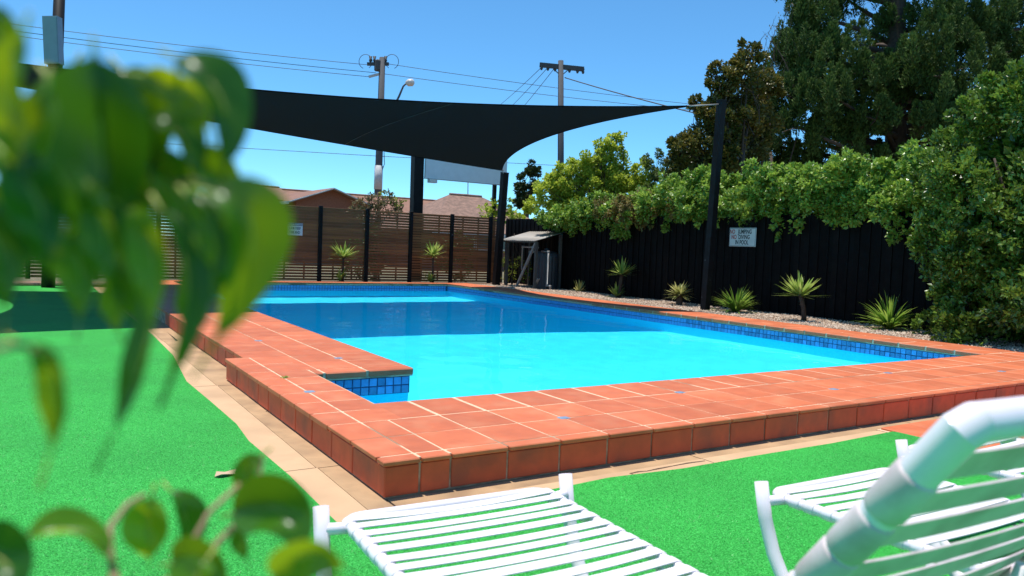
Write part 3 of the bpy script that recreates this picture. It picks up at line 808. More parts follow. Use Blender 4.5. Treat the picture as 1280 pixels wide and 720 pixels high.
# vine along the top of the black fence
M['vine'] = leafmat('vine_leaf', (0.040, 0.13, 0.010), (0.44, 0.60, 0.09), 0.36, 0.32, spec=.5)
M['vine_dry'] = leafmat('vine_leaf_dry', (0.10, 0.10, 0.02), (0.34, 0.24, 0.07), 0.3, 0.6)
def vine():
    g = np.random.default_rng(21)
    r = thing('vine_hedge', (10.4, 8.0, 0.1), 'thick bright green vine spilling over the top of the black fence', 'vine')
    ys = [2.4,3.6,5.6,7.2,8.6,9.4,10.4,11.4,12.3,13.1,13.6]; tops = [2.85,2.83,2.82,2.86,2.84,2.70,2.46,2.16,2.12,2.16,1.98]; bots = [1.75,1.66,1.92,1.9,1.85,1.68,1.66,1.95,1.72,1.62,1.9]
    bl = []; dry = []
    for i in range(150):
        y = g.uniform(2.2, 13.5); t = np.interp(y, ys, tops); b = np.interp(y, ys, bots)
        if 10.9 < y < 12.0: t -= .1
        rr_ = g.uniform(.16, .34); z = g.uniform(b+rr_, max(t-rr_*.8, b+rr_+.05))
        x = 10.45+g.normal()*.22-(.18 if z < 2.3 else 0)
        if 8.4 < y < 10.9 and z < 2.35 and g.random() < .75: dry.append(((x-.05, y, z), (rr_*.8, rr_, rr_*1.2)))
        else: bl.append(((x, y, z), (rr_*.9, rr_*1.1, rr_)))
    for i in range(60):     # ragged upper edge
        y = g.uniform(2.2, 13.4); t = np.interp(y, ys, tops); bl.append(((10.45+g.normal()*.25, y, t-.05+g.normal()*.07), (.16,.2,.14)))
    for i in range(26):     # hanging tongues
        y = g.uniform(2.8, 13.2); b = np.interp(y, ys, bots); bl.append(((10.26, y, b+.05+g.normal()*.12), (.08,.14,.2)))
    for y in np.arange(2.3, 13.4, .22):
        t = np.interp(y, ys, tops); b = np.interp(y, ys, bots); bl.append(((10.5, y, (t+max(b, 1.9))/2), (.22, .22, max(.15, (t-max(b, 1.9))*.55)))); bl.append(((10.5, y+.1, 2.06), (.2, .2, .16)))
    V, v = cloud(bl, 2100, .072, .36, up=.1, sub=12, seed=22); crown('foliage', V, v, M['vine'], r)
    V, v = cloud(dry, 2200, .06, .30, up=-.4, sub=9, seed=23); crown('dry_foliage', V, v, M['vine_dry'], r)
    for k in range(14):
        y = 3+k*.75; pts, rad = limb((10.62,y,.1),(10.58,y+g.normal()*.3,2.4),.02,.008,g,.02); MB().tube(pts, rad, 5).build('stem', M['bark'], r)
vine()

# big round bush at the right
M['bush'] = leafmat('bush_leaf', (0.020, 0.065, 0.006), (0.25, 0.38, 0.05), 0.32, 0.32, spec=.5)
def bush():
    g = np.random.default_rng(31); r = thing('bush', (9.9, 1.5, .1), 'big dense leafy bush rising in front of the black fence at the right', 'bush')
    bl = []
    for i in range(95):
        t = g.uniform(-1.0, 1.0); a = g.uniform(0, 6.28); z = 1.85+1.75*t; k = math.sqrt(max(0, 1-min(max(t, -.55), 1)**2*.82))
        q = g.uniform(.72, 1.0)
        bl.append(((9.95+1.02*k*q*math.cos(a), 1.35+1.95*k*q*math.sin(a), z), g.uniform(.26, .48)))
    V, v = cloud(bl, 1900, .068, .34, up=.35, sub=12, seed=32); crown('foliage', V, v, M['bush'], r)
    bl2 = [((9.95,1.35,1.7),(.75,1.45,1.5))]; V, v = cloud(bl2, 2600, .12, .4, shell=.75, seed=33); crown('inner_foliage', V, v, M['bush'], r)
    for k in range(7):
        a = k*.9; pts, rad = limb((9.95+.2*math.cos(a),1.35+.25*math.sin(a),.05),(9.95+.8*math.cos(a),1.35+1.3*math.sin(a),2.6),.05,.015,g); MB().tube(pts, rad, 6).build('stem', M['bark'], r)
bush()

# ---- trees beyond the fence, each given by the clumps of its crown (x, y in the picture, radius, depth offset)
def tree(name, label, D, trunk_px, clumps, mat, dens, L, Wd, seed, tr=.2, up=.2, sub=12, extra=None, limbs=True, squash=1.0, cat='tree', jit=.8, trunk_top=None):
    g = np.random.default_rng(seed)
    b = onD(trunk_px[0], trunk_px[1], D); base = np.array((b[0], b[1], -.03))
    r = thing(name, base, label, cat)
    bl = []
    for (x, y, rp, dd) in clumps:
        c = onD(x, y, D+dd); bl.append((c, rp*(D+dd)/FPX))
    top = onD(*(trunk_top or (trunk_px[0]+3, trunk_px[1]-60)), D)
    pts, rad = limb(base, top, tr, tr*.45, g, .02, 8); MB().tube(pts, rad, 10).build('trunk', M['bark'], r)
    if limbs:
        mb = MB()
        for c, rr_ in bl:
            t = g.uniform(.45, .95); p = base+(top-base)*t
            pts, rad = limb(p, c, tr*.28, tr*.06, g, .08, 6); mb.tube(pts, rad, 6, cap=False)
            for q in range(4):
                e = c+unit(g.normal(size=3))*rr_*.8; pts, rad = limb(pts[3], e, tr*.10, tr*.03, g, .08, 4); mb.tube(pts, rad, 4, cap=False); pts, rad = limb(p, c, tr*.28, tr*.06, g, .08, 6)
        mb.build('limbs', M['bark'], r)
    V, v = cloud(bl, dens, L, Wd, up=up, sub=sub, seed=seed+1, squash=squash, jit=jit); crown('crown', V, v, mat, r)
    if extra:
        m2, cl2, dens2 = extra; bl2 = [(onD(x, y, D+dd), rp*(D+dd)/FPX) for (x, y, rp, dd) in cl2]
        V, v = cloud(bl2, dens2, L, Wd, up=up, sub=sub, seed=seed+5, jit=jit); crown('pale_crown', V, v, m2, r)
    return r
M['pine'] = leafmat('conifer', (0.020, 0.046, 0.011), (0.120, 0.190, 0.042), 0.2, 0.7, spec=.2)
M['bronze'] = leafmat('bronze_leaf', (0.024, 0.055, 0.010), (0.26, 0.20, 0.04), 0.25, 0.35)
M['lime'] = leafmat('lime_leaf', (0.24, 0.33, 0.018), (0.66, 0.72, 0.10), 0.5, 0.5)
M['olive'] = leafmat('olive_leaf', (0.06, 0.11, 0.02), (0.18, 0.24, 0.06), 0.35, 0.5)
M['darktree'] = leafmat('dark_leaf', (0.014, 0.030, 0.008), (0.07, 0.10, 0.028), 0.2, 0.5)
M['mauve'] = leafmat('flowering_leaf', (0.07, 0.10, 0.015), (0.30, 0.20, 0.11), 0.3, 0.6)
M['yellowbush'] = leafmat('yellow_bush_leaf', (0.12, 0.19, 0.02), (0.40, 0.42, 0.06), 0.4, 0.5)

def conifer():
    g = np.random.default_rng(41); D = 25.0
    b = onD(1130, 240, D); base = np.array((b[0], b[1], -.03))
    r = thing('conifer', base, 'huge dark conifer towering over the vine hedge at the upper right', 'tree')
    top = onD(1135, -330, D)
    pts, rad = limb(base, top, .42, .10, g, .01, 10); MB().tube(pts, rad, 12).build('trunk', M['bark'], r)
    cl = [(945,178,28,0),(960,145,32,0),(968,105,30,0),(985,65,32,0),(1000,30,30,0),(930,195,24,0),(1010,60,36,.5),(1050,100,36,-.5),(1090,130,36,-1),(1130,80,36,-1),(1190,20,36,-1),(1225,150,36,-1.5),(1180,130,36,-1.5),(1255,95,36,-1),(965,205,28,1),(1000,200,32,0),(1040,205,32,0),(1080,200,32,0),(1110,205,30,-1),(1020,225,30,1),(1070,228,30,1),(960,230,26,1),(1170,205,32,0),(905,168,20,1),(935,150,30,0),(955,180,26,1),(985,120,34,-1),(1010,75,34,-1),(1000,160,34,-1.5),(1045,55,32,-1),(1040,120,36,-2),(1050,170,32,-1),(1085,90,34,-2),(1095,150,28,-2),(1015,20,34,0),(1060,0,36,0),(1110,25,32,0),(1150,60,34,-2.5),(1175,95,36,-2.5),(1165,20,32,-1.5),(1200,50,34,-2),(1205,130,38,-2.5),(1235,85,34,-2),(1160,150,30,-2.5),(1240,20,36,-1),(1275,60,36,-1),(1270,120,30,-1.5),(1250,160,28,-1),(1195,175,30,-2),(1295,10,40,0),(1120,110,26,-1),(1330,90,46,0),(1340,30,46,0),(1380,140,46,0),
          (980,-20,32,1),(1040,-50,36,0),(1110,-60,38,-1),(1190,-50,40,-1),(1260,-60,40,0),(1320,-50,40,1),(1080,-130,40,0),(1170,-140,40,0),(1250,-150,36,0),(1140,-220,36,0),(1190,-270,30,0),(1140,-300,24,0),
          (1000,100,40,3),(1080,60,44,3),(1160,100,44,3),(1230,60,44,3),(1060,160,40,3),(1150,165,40,3),(1230,150,44,3),(1290,120,40,3)]
    bl = []; mb = MB()
    for (x, y, rp, dd) in cl:
        c = onD(x, y, D+dd); rr_ = rp*(D+dd)/FPX*1.12
        zt = min(max(c[2]-.9, 1.2), top[2]-.3); t = (zt-base[2])/(top[2]-base[2]); p = base+(top-base)*t
        pts, rad = limb(p, c, .11, .03, g, .06, 6); mb.tube(pts, rad, 6, cap=False)
        # flame-shaped sprays: a clump is a handful of upright tapering tufts
        for k in range(15):
            o = unit(g.normal(size=3))*rr_*g.uniform(.3, .95); o[2] *= .75
            bl.append((c+o, (rr_*g.uniform(.16,.30), rr_*g.uniform(.16,.30), rr_*g.uniform(.30,.52))))
            if k < 4:
                pts, rad = limb(c, c+o, .025, .008, g, .05, 4); mb.tube(pts, rad, 4, cap=False)
    mb.build('limbs', M['bark'], r)
    V = []; vv = []
    for c, rr_ in bl:
        n = int(820*rr_[0]*rr_[2]*4)+50
        t = g.random(n)**.8; a = g.uniform(0, 6.28, n); q = (1-t)**.6*np.sqrt(g.random(n))
        P = np.stack([np.cos(a)*q*rr_[0], np.sin(a)*q*rr_[1], (t*2-1)*rr_[2]], -1)
        Dd = unit(np.stack([np.cos(a)*.7, np.sin(a)*.7, np.full(n, .9)], -1)+g.normal(size=(n, 3))*.35)
        Nn = unit(g.normal(size=(n, 3))); l = .12*g.uniform(.6, 1.3, n)
        V.append(kites(c+P, Dd, Nn, l, l*.17)); vv.append(np.clip(g.random()*.45+t*.3+g.random(n)*.3, 0, 1))
    V = np.concatenate(V); vv = np.repeat(np.concatenate(vv), 2)
    crown('crown', V, vv, M['pine'], r)
conifer()
tree('bronze_tree', 'bronze and green leaved tree left of the dark conifer', 21, (925,250), [(905,190,26,0),(880,170,20,0),(860,185,22,0),(850,205,22,0),(885,140,18,0),(905,110,22,0),(925,85,20,0),(940,65,18,0),(930,130,30,.5),(915,160,30,0),(945,170,30,1),(880,205,26,.5),(920,205,30,.5),(955,110,26,1),(895,85,9,0),(868,130,10,0),(845,180,9,0),(905,225,30,0),(870,225,24,0)], M['bronze'], 2100, .10, .36, 51, .16, sub=16)
tree('twiggy_tree', 'bare purplish twigs showing above the bronze tree', 24, (960,250), [(975,25,10,0),(960,40,9,0),(985,10,8,0)], M['mauve'], 60, .08, .2, 55, .10, sub=4)
tree('lime_tree', 'bright yellow-green tree behind the black fence right of the far pole', 24, (752,300), [(765,182,12,0),(775,170,7,0),(755,195,18,0),(735,215,22,0),(770,215,24,0),(710,225,20,0),(690,222,10,0),(795,220,20,0),(680,245,18,0),(750,225,28,.5),(720,235,26,.5),(780,235,26,.5),(700,240,22,.5),(705,250,22,0),(735,245,26,0),(765,245,26,0),(795,245,22,0),(665,258,11,0),(810,235,12,0),(748,180,6,0),(720,205,9,0),(700,208,6,0)], M['lime'], 2300, .085, .36, 61, .10, sub=18)
tree('olive_tree', 'dull olive green feathery tree between the lime tree and the bronze tree', 23, (845,300), [(820,215,14,0),(845,210,18,0),(865,215,16,0),(835,235,22,0),(865,240,20,0),(810,200,7,0),(825,192,7,0),(805,240,14,0),(880,225,14,0)], M['olive'], 2200, .08, .24, 71, .08, sub=16)
tree('dark_tree', 'small dark tree far off at the right end of the rooftops', 46, (658,300), [(655,225,12,0),(663,212,9,0),(648,240,10,0),(668,235,10,0),(657,250,12,0),(645,255,6,0),(672,215,5,0)], M['darktree'], 420, .22, .34, 75, .25, sub=9)
tree('flowering_bush', 'brownish flowering bush poking above the middle of the slat fence', 22, (470,300), [(455,254,12,0),(470,250,13,0),(485,252,13,0),(498,258,8,0),(442,262,8,0),(470,265,14,0),(490,266,10,0),(455,268,12,0)], M['mauve'], 700, .085, .26, 81, .06, sub=10, cat='bush', extra=(M['yellowbush'], [(480,243,7,0),(498,252,7,0),(490,247,6,0)], 500))
tree('low_bush', 'green bush with pale flowers above the left part of the slat fence', 21, (315,300), [(300,242,9,0),(315,243,11,0),(330,246,10,0),(342,251,6,0),(285,244,9,0),(310,256,12,0),(330,260,12,0),(270,248,10,0),(255,250,10,0)], M['yellowbush'], 700, .08, .3, 85, .05, sub=10, cat='bush')
tree('round_bush', 'yellow-green rounded bush above the right end of the slat fence', 23.6, (628,300), [(620,258,12,0),(632,262,12,0),(608,264,9,0),(645,268,10,0),(618,272,14,0),(650,275,8,0),(636,276,12,0)], M['lime'], 700, .085, .32, 91, .05, sub=10, cat='bush')
tree('shelter_bush', 'pale leafy shrub growing behind the pump shelter posts', 20.9, (640,352), [(640,340,10,0),(634,325,9,0),(646,328,9,0),(655,345,9,0),(630,345,7,0),(660,335,7,0)], M['yellowbush'], 520, .06, .3, 95, .02, sub=9, cat='bush')
# shrubs behind the slat fence, dark through the gaps
for k, (x, lab) in enumerate(((6.6,'dark shrub half hidden behind the slats left of the white panel'),(9.4,'dark shrub behind the slats near the right corner post'),(3.0,'dark shrub behind the slats near the depth sign'))):
    r = thing('shrub', (x, 17.2, -.03), lab, 'bush')
    V, v = cloud([((x,17.2,.9),(.6,.35,.8)),((x+.4,17.3,.7),(.5,.35,.6))], 420, .12, .34, sub=12, seed=100+k); crown('foliage', V, v, M['olive'], r)
    MB().tube([(x,17.2,-.03),(x,17.2,1.0)], [.03,.01], 6).build('stem', M['bark'], r)

# ================================================================== HOUSES AND STREET BEYOND
def house(name, label, x0, x1, y0, y1, ze, zr, rm, wm, hip0=0.0, hip1=0.0):
    """ridge runs along x; gables at the ends unless hipped"""
    r = thing(name, ((x0+x1)/2, (y0+y1)/2, -.03), label, 'house')
    ym = (y0+y1)/2
    mb = MB(); V = [(x0,y0,-.03),(x1,y0,-.03),(x1,y1,-.03),(x0,y1,-.03),(x0,y0,ze),(x1,y0,ze),(x1,y1,ze),(x0,y1,ze)]
    F = [(0,1,5,4),(1,2,6,5),(2,3,7,6),(3,0,4,7)]
    if not hip0: V.append((x0,ym,zr-.06)); F.append((4,7,len(V)-1))
    if not hip1: V.append((x1,ym,zr-.06)); F.append((5,6,len(V)-1))
    mb.add(V, F); mb.build('wall', wm, r)
    o = .5; oz = o*(zr-ze)/((y1-y0)/2)
    a, b = x0-.4, x1+.4
    mb = MB()
    R0, R1 = (a+hip0, ym, zr), (b-hip1, ym, zr)
    V = [(a,y0-o,ze-oz),(b,y0-o,ze-oz),R1,R0,(a,y1+o,ze-oz),(b,y1+o,ze-oz)]
    F = [(0,1,2,3),(4,3,2,5)]
    if hip0: F.append((0,3,4))
    if hip1: F.append((1,5,2))
    mb.add(V, F); ro = mb.build('roof', rm, r); s_ = ro.modifiers.new('t', 'SOLIDIFY'); s_.thickness = .12; s_.offset = -1
    MB().tube([R0, ((R0[0]+R1[0])/2, ym, zr+.01), R1], .09, 6).build('ridge_cap', rm, ro)
    MB().box((a,y0-o-.08,ze-oz-.2),(b,y0-o-.003,ze-oz-.05)).build('gutter', M['barge'], ro)
    if not hip0: MB().bar((a-.02,y0-o,ze-oz-.06),(a-.02,ym,zr-.06),.05,.2,(0,0,1)).bar((a-.02,ym,zr-.06),(a-.02,y1+o,ze-oz-.06),.05,.2,(0,0,1)).build('barge_board', M['barge'], ro)
    for k, xx in enumerate(np.linspace(x0+1.5, x1-1.5, 4)):
        f = MB().box((xx-.7,y0-.06,1.0),(xx+.7,y0-.004,2.1)).build('window', M['barge'], r)
        MB().box((xx-.62,y0-.075,1.08),(xx+.62,y0-.061,2.02)).build('pane', M['window'], f)
    return r
def at(x, y, Y): return onY(x, y, Y)
# gable that faces the pool: ridge runs along y
def gable_house(name, label, x0, x1, y0, y1, ze, zr, rm, wm):
    r = thing(name, ((x0+x1)/2, (y0+y1)/2, -.03), label, 'house'); xm = (x0+x1)/2
    mb = MB(); V = [(x0,y0,-.03),(x1,y0,-.03),(x1,y1,-.03),(x0,y1,-.03),(x0,y0,ze),(x1,y0,ze),(x1,y1,ze),(x0,y1,ze),(xm,y0,zr-.05),(xm,y1,zr-.05)]
    mb.add(V, [(0,1,5,8,4),(1,2,6,5),(2,3,7,9,6),(3,0,4,7)]); mb.build('wall', wm, r)
    o = .5; oz = o*(zr-ze)/((x1-x0)/2)
    mb = MB(); a, b = y0-.45, y1+.4
    mb.add([(x0-o,a,ze-oz),(x0-o,b,ze-oz),(xm,b,zr),(xm,a,zr),(x1+o,a,ze-oz),(x1+o,b,ze-oz)], [(0,3,2,1),(4,5,2,3)])
    ro = mb.build('roof', rm, r); s_ = ro.modifiers.new('t', 'SOLIDIFY'); s_.thickness = .12; s_.offset = -1
    MB().bar((x0-o,a-.03,ze-oz-.04),(xm,a-.03,zr-.04),.05,.2,(0,1,0)).bar((xm,a-.03,zr-.04),(x1+o,a-.03,ze-oz-.04),.05,.2,(0,1,0)).build('barge_board', M['barge'], ro)
    MB().box((x0-o-.12,a,ze-oz-.16),(x0-o-.003,b,ze-oz-.02)).build('gutter', M['barge'], ro)
    return r
Y = 36.0
gl, gr_, gt = at(372,262,Y), at(440,255,Y), at(431,236,Y)
xm_ = at(425,236,Y)[0]; hw = 3.6
gable_house('brick_house', 'red brick house with its gable facing the pool above the slat fence', xm_-2.3, xm_+1.3, Y, Y+9, at(425,249,Y)[2]-.1, at(425,236,Y)[2], M['roof_a'], M['brick'])
Y = 41.0
house('tiled_house', 'long house with a low red tiled roof behind the brick gable', at(345,240,Y)[0], at(664,266,Y)[0], Y, Y+9, at(430,262,Y)[2]-.4, at(430,236,Y+4.5)[2]-.35, M['roof_a'], M['brick'], 0, 3)
Y = 30.0
house('grey_roof_house', 'nearer house with a mottled grey-brown hipped roof behind the white panel', at(545,262,Y)[0], at(700,285,Y)[0], Y, Y+8, at(600,285,Y)[2], at(600,246,Y+4)[2], M['roof_b'], M['brick'], 3.2, 3)
Y = 38.0
house('white_eave_house', 'white fronted house with a reddish roof left of the brick gable', at(310,250,Y)[0], at(372,250,Y)[0]-.3, Y, Y+8, at(350,248,Y)[2], at(350,235,Y+4)[2], M['roof_a'], M['barge'], 0, 0)
# television aerial on a roof
p = at(585,270,40); q = at(585,228,40)
ae = thing('aerial', p, 'thin television aerial mast rising above the far roofs', 'aerial')
MB().tube([p-np.array((0,0,.6)), q], .03, 5).build('mast', M['wire'], ae)

def insul(p, r, h, parent):
    p = np.array(p); MB().tube([p, p+(0,0,h*.4), p+(0,0,h*.5), p+(0,0,h)], [r*.5, r, r*.6, r], 7).build('insulator', M['wire'], parent)
# pole A with transformer fittings and a street lamp
DA = 58.0
pa0, pa1 = onD(470.5,300,DA), onD(478,72,DA)
pa0[2] = -.03
ua = thing('utility_pole', pa0, 'grey utility pole with looped cables and a street lamp, left of the two poles', 'pole', 'utility poles beyond the rooftops')
MB().tube([pa0, (pa0+pa1)/2, pa1], [.30,.27,.22], 10).build('pole', M['pole_wood'], ua)
c = onD(473,222,DA); MB().tube([c-np.array((0,0,.9)), c+np.array((0,0,.9))], .315, 10).build('reflective_band', M['pole_light'], ua)
c1, c2 = onD(459,80,DA), onD(486,80,DA); MB().bar(c1, c2, .22, .22).build('crossarm', M['wire'], ua)
c1, c2 = onD(461,96,DA), onD(476,92,DA); MB().bar(c1, c2, .16, .16).build('crossarm', M['pole_light'], ua)
c = onD(473,82,DA); MB().bbox(c-np.array((.26,.26,.42)), c+np.array((.26,.26,.42)), .08).build('switch_box', M['pole_wood'], ua)
for x in (463,468,482): insul(onD(x,78,DA), .13, .45, ua)
for (x, y, sx) in ((457,77,-1),(490,77,1)):
    cc = onD(x, y, DA); MB().tube([cc+RT*(.5*math.cos(t)*sx)+UP*.55*math.sin(t) for t in np.linspace(-1.2, 4.2, 18)], .022, 4).build('cable_loop', M['wire'], ua)
MB().tube([onD(480,190,DA), onD(480.5,205,DA), onD(478,212,DA)], .03, 5).build('conduit', M['wire'], ua)
# street lamp on its own arm
DL = 58.0
b0 = onD(477,150,DL)
lm = thing('street_lamp', b0, 'street lamp on a curved arm reaching right from the left utility pole', 'street lamp')
MB().tube([b0, onD(490,138,DL), onD(499,120,DL), onD(504,108,DL), onD(510,102,DL)], [.09,.08,.08,.07,.06], 8).build('arm', M['wire'], lm)
p, q = onD(507,103.5,DL), onD(518,103,DL)
MB().tube([p, p+(q-p)*.3, p+(q-p)*.8, q], [.12,.28,.28,.1], 8).build('lamp_head', M['lens'], lm)
# pole B
DB = 46.0
pb0, pb1 = onD(702.5,300,DB), onD(701,76,DB); pb0[2] = -.03
ub = thing('utility_pole', pb0, 'dark wooden utility pole with a single crossarm, right of the two poles', 'pole', 'utility poles beyond the rooftops')
MB().tube([pb0, (pb0+pb1)/2, pb1], [.26,.20,.17], 10).build('pole', M['pole_wood'], ub)
c1, c2 = onD(674.5,81,DB), onD(730,86.5,DB); MB().bar(c1, c2, .20, .26).build('crossarm', M['pole_wood'], ub)
for sx in (-1, 1): MB().bar(onD(701.5+10*sx,86,DB), onD(701.5,95,DB), .05, .05).build('brace', M['pole_wood'], ub)
for x in (677,685,694,712,722,729): insul(onD(x, 84.5+(x-701)*.09, DB)-np.array((0,0,.25)), .10, .3, ub)

def wire(pts, label, r=.02):
    pts = [np.array(p) for p in pts]; mb = MB(); P = []
    if len(pts) == 2:
        a, b = pts; P = [a+(b-a)*t-np.array((0,0,1))*.006*np.linalg.norm(b-a)*4*t*(1-t) for t in np.linspace(0, 1, 10)]
    else: P = pts
    mb.tube(P, r, 4); o = mb.build('overhead_wire', M['wire'], None)
    return tag(o, label, 'wire', 'overhead wires in the sky')
wire([onD(-60,20,50), onD(470,82,DA)], 'topmost thin wire from the left edge to the left utility pole')
wire([onD(-60,28,50), onD(470,91,DA)], 'middle thin wire from the left edge to the left utility pole')
wire([onD(-60,34,50), onD(462,96,DA)], 'lowest of the three wires from the left edge to the left utility pole')
wire([onD(486,80,DA), onD(930,137,70)], 'upper wire sagging right from the left utility pole behind the right pole')
wire([onD(478,92,DA), onD(900,141,70)], 'lower wire sagging right from the left utility pole behind the right pole')
wire([onD(-40,165,52), onD(471,195,DA), onD(700,207,66), onD(960,215,70)], 'low wire crossing the sky beneath the shade sail')
for k, (x, x2, y2) in enumerate(((677,600,150),(685,610,160),(694,625,165))):
    wire([onD(x,84,DB), onD(x2,y2,75)], ['leftmost','middle','rightmost'][k]+' of three wires slanting down left from the right pole crossarm', .022)
wire([onD(706,97,DB), onD(905,150,36)], 'service wire dropping to the right from the right utility pole', .03)

# ================================================================== POOLSIDE FURNITURE
def chaise(fl, v, label, width=0.655, seat=1.22, zf=0.405, back=None, ang=53.3, full_back=True):
    """white strap lounger; fl: foot-left frame corner, v: direction foot -> head"""
    v = np.array((v[0], v[1], 0.0)); v /= np.linalg.norm(v); s = np.array((-v[1], v[0], 0.0)); up = np.array((0, 0, 1.0))
    o = np.array((fl[0], fl[1], 0.0))
    Wp = lambda a, b, z: o+s*a+v*b+up*z          # a across, b along
    r = thing('lounger', tuple(o+s*width/2+v*.6), label, 'lounger', 'white strap loungers on the turf')
    R = 0.0176
    # seat frame: foot bar and two rails with rounded corners
    def rr(a0, a1, b0, z0):
        c = .05; pts = []
        for t in np.linspace(0, math.pi/2, 6): pts.append((a0+c-c*math.cos(t), b0+c-c*math.sin(t)))
        for t in np.linspace(0, math.pi/2, 6): pts.append((a1-c+c*math.sin(t), b0+c-c*math.cos(t)))
        return pts
    loop = [(0, seat)] + rr(0, width, 0, 0) + [(width, seat)]
    fr = MB().tube([Wp(a, b, zf) for a, b in loop], R, 12).build('seat_frame', M['white_tube'], r)
    ca, sa = math.cos(math.radians(ang)), math.sin(math.radians(ang)); BL = 0.815
    def Wb(a, t): return Wp(a, seat+ca*t, zf+sa*t)
    bl = [(0, 0.0), (0, BL-.034), (0, BL-.006), (.006, BL), (.034, BL), (width-.034, BL), (width-.006, BL), (width, BL-.006), (width, BL-.034), (width, 0)]
    MB().mitre([Wb(a, t) for a, t in ((0, 0), (0, BL-.010), (.012, BL), (width-.012, BL), (width, BL-.010), (width, 0))], R*1.04, 18).build('back_frame', M['white_tube'], r)
    # legs: upright end with an open cap above the seat, swept back to a runner on the ground
    for a, sg in ((-.075, -1), (width+.075, 1)):
        P = [(0.02, zf+.055), (0.045, zf-.06), (0.085, zf-.16), (0.15, zf-.26), (0.24, .075), (.34, .035), (.46, .036), (1.05, .036), (1.17, .06), (1.25, .14), (1.28, .25), (1.28, zf-.02)]
        MB().tube([Wp(a, b, z) for b, z in P], .0225, 12).build('leg', M['white_tube'], r)
        MB().tube([Wp(a, .035, zf-.005), Wp(0 if sg < 0 else width, .06, zf-.003)], .0165, 10).build('connector', M['white_tube'], r)
        MB().tube([Wp(a, 1.28, zf-.03), Wp(0 if sg < 0 else width, seat-.06, zf-.02)], .0165, 10).build('connector', M['white_tube'], r)
        MB().tube([Wp(a, .72, .05), Wp(a*.2+(0 if sg < 0 else width*.8), .55, zf-.01)], .013, 8).build('brace', M['white_tube'], r)
    MB().tube([Wp(-.075, .16, zf-.265), Wp(width+.075, .16, zf-.265)], .015, 10).build('stretcher', M['white_tube'], r)
    MB().tube([Wp(-.075, 1.05, .045), Wp(width+.075, 1.05, .045)], .015, 10).build('stretcher', M['white_tube'], r)
    # back prop
    for a in (.06, width-.06): MB().tube([Wb(a if a < .3 else a, .42), Wp(a, 1.28, .10)], .011, 8).build('back_prop', M['white_tube'], r)
    # straps wrapped round the rails
    def strap(P0, P1, dirv, nrm, wv, sag, mt='white_plastic', sl=0.0):
        """P0,P1 on rail axes; dirv along the rail, nrm strap upper side"""
        mb = MB(); r1 = R+.0030
        ac = unit(P1-P0); n = 9; V = []
        for k in range(n+1):
            t = k/n; c = P0+(P1-P0)*t+nrm*(r1-sag*4*t*(1-t)); V += [c-dirv*wv/2, c+dirv*wv/2]
        m = len(V)
        for k in range(n+1):
            t = k/n; c = P0+(P1-P0)*t+nrm*(r1-.0028-sag*4*t*(1-t)); V += [c-dirv*wv/2, c+dirv*wv/2]
        F = []
        for k in range(n):
            F += [(2*k, 2*k+1, 2*k+3, 2*k+2), (m+2*k, m+2*k+2, m+2*k+3, m+2*k+1), (2*k, 2*k+2, m+2*k+2, m+2*k), (2*k+1, m+2*k+1, m+2*k+3, 2*k+3)]
        mb.add(V, F)
        for P in (P0, P1):
            wv = max(wv, sl)
            mb.tube([P-dirv*wv/2, P-dirv*(wv/2-.004), P+dirv*(wv/2-.004), P+dirv*wv/2], [r1-.002, r1, r1, r1-.002], 14)
        return mb.build('strap', M[mt], r)
    b = .048; k = 0
    while b < seat-.03:
        strap(Wp(0, b, zf), Wp(width, b, zf), v, up, random.choice((.036,.039,.041)), random.uniform(.004,.012)); b += random.choice((.055,.060,.067)); k += 1
    bd = v*ca+up*sa; bn = -v*sa+up*ca
    t = .05
    while t < BL-.06:
        strap(Wb(0, t), Wb(width, t), bd, bn, random.choice((.040,.043)), random.uniform(.006,.014), 'white_back', .0565); t += random.choice((.058,.061,.064))
    return r
chaise((-0.640,-1.215), (-.053,-.9986), 'white strap lounger nearest the camera, its raised back filling the lower right corner')
chaise((0.705,-1.60), (-.03,-1.0), 'white strap lounger in the middle, right of the nearest one')
chaise((1.74,-1.46), (-.02,-1.0), 'white strap lounger farthest right, mostly hidden behind the nearest backrest')

# ================================================================== FOREGROUND PLANT
def ficus_mat():
    m, t, b = new_mat('ficus_leaf'); L = t.links.new; N = t.nodes.new
    oi = N('ShaderNodeObjectInfo'); rp = N('ShaderNodeValToRGB'); L(oi.outputs['Color'], rp.inputs[0])
    rp.color_ramp.elements[0].color = (0.016, 0.075, 0.006, 1); rp.color_ramp.elements[1].color = (0.12, 0.22, 0.010, 1)
    L(rp.outputs[0], b.inputs['Base Color']); b.inputs['Roughness'].default_value = .32
    tr = N('ShaderNodeBsdfTranslucent'); r2 = N('ShaderNodeValToRGB'); L(oi.outputs['Color'], r2.inputs[0])
    r2.color_ramp.elements[0].color = (0.07, 0.24, 0.004, 1); r2.color_ramp.elements[1].color = (0.60, 0.66, 0.012, 1); L(r2.outputs[0], tr.inputs[0])
    ms = N('ShaderNodeMixShader'); ms.inputs[0].default_value = .42; L(b.outputs[0], ms.inputs[1]); L(tr.outputs[0], ms.inputs[2]); L(ms.outputs[0], t.nodes['Material Output'].inputs[0])
    return m
M['ficus'] = ficus_mat()
M['petiole'] = pmat('petiole', (0.36, 0.40, 0.07), .5)
fic = thing('weeping_fig', (-2.1, -3.0, 0.012), 'glossy green weeping fig with hanging leaves close to the camera at the left', 'plant')
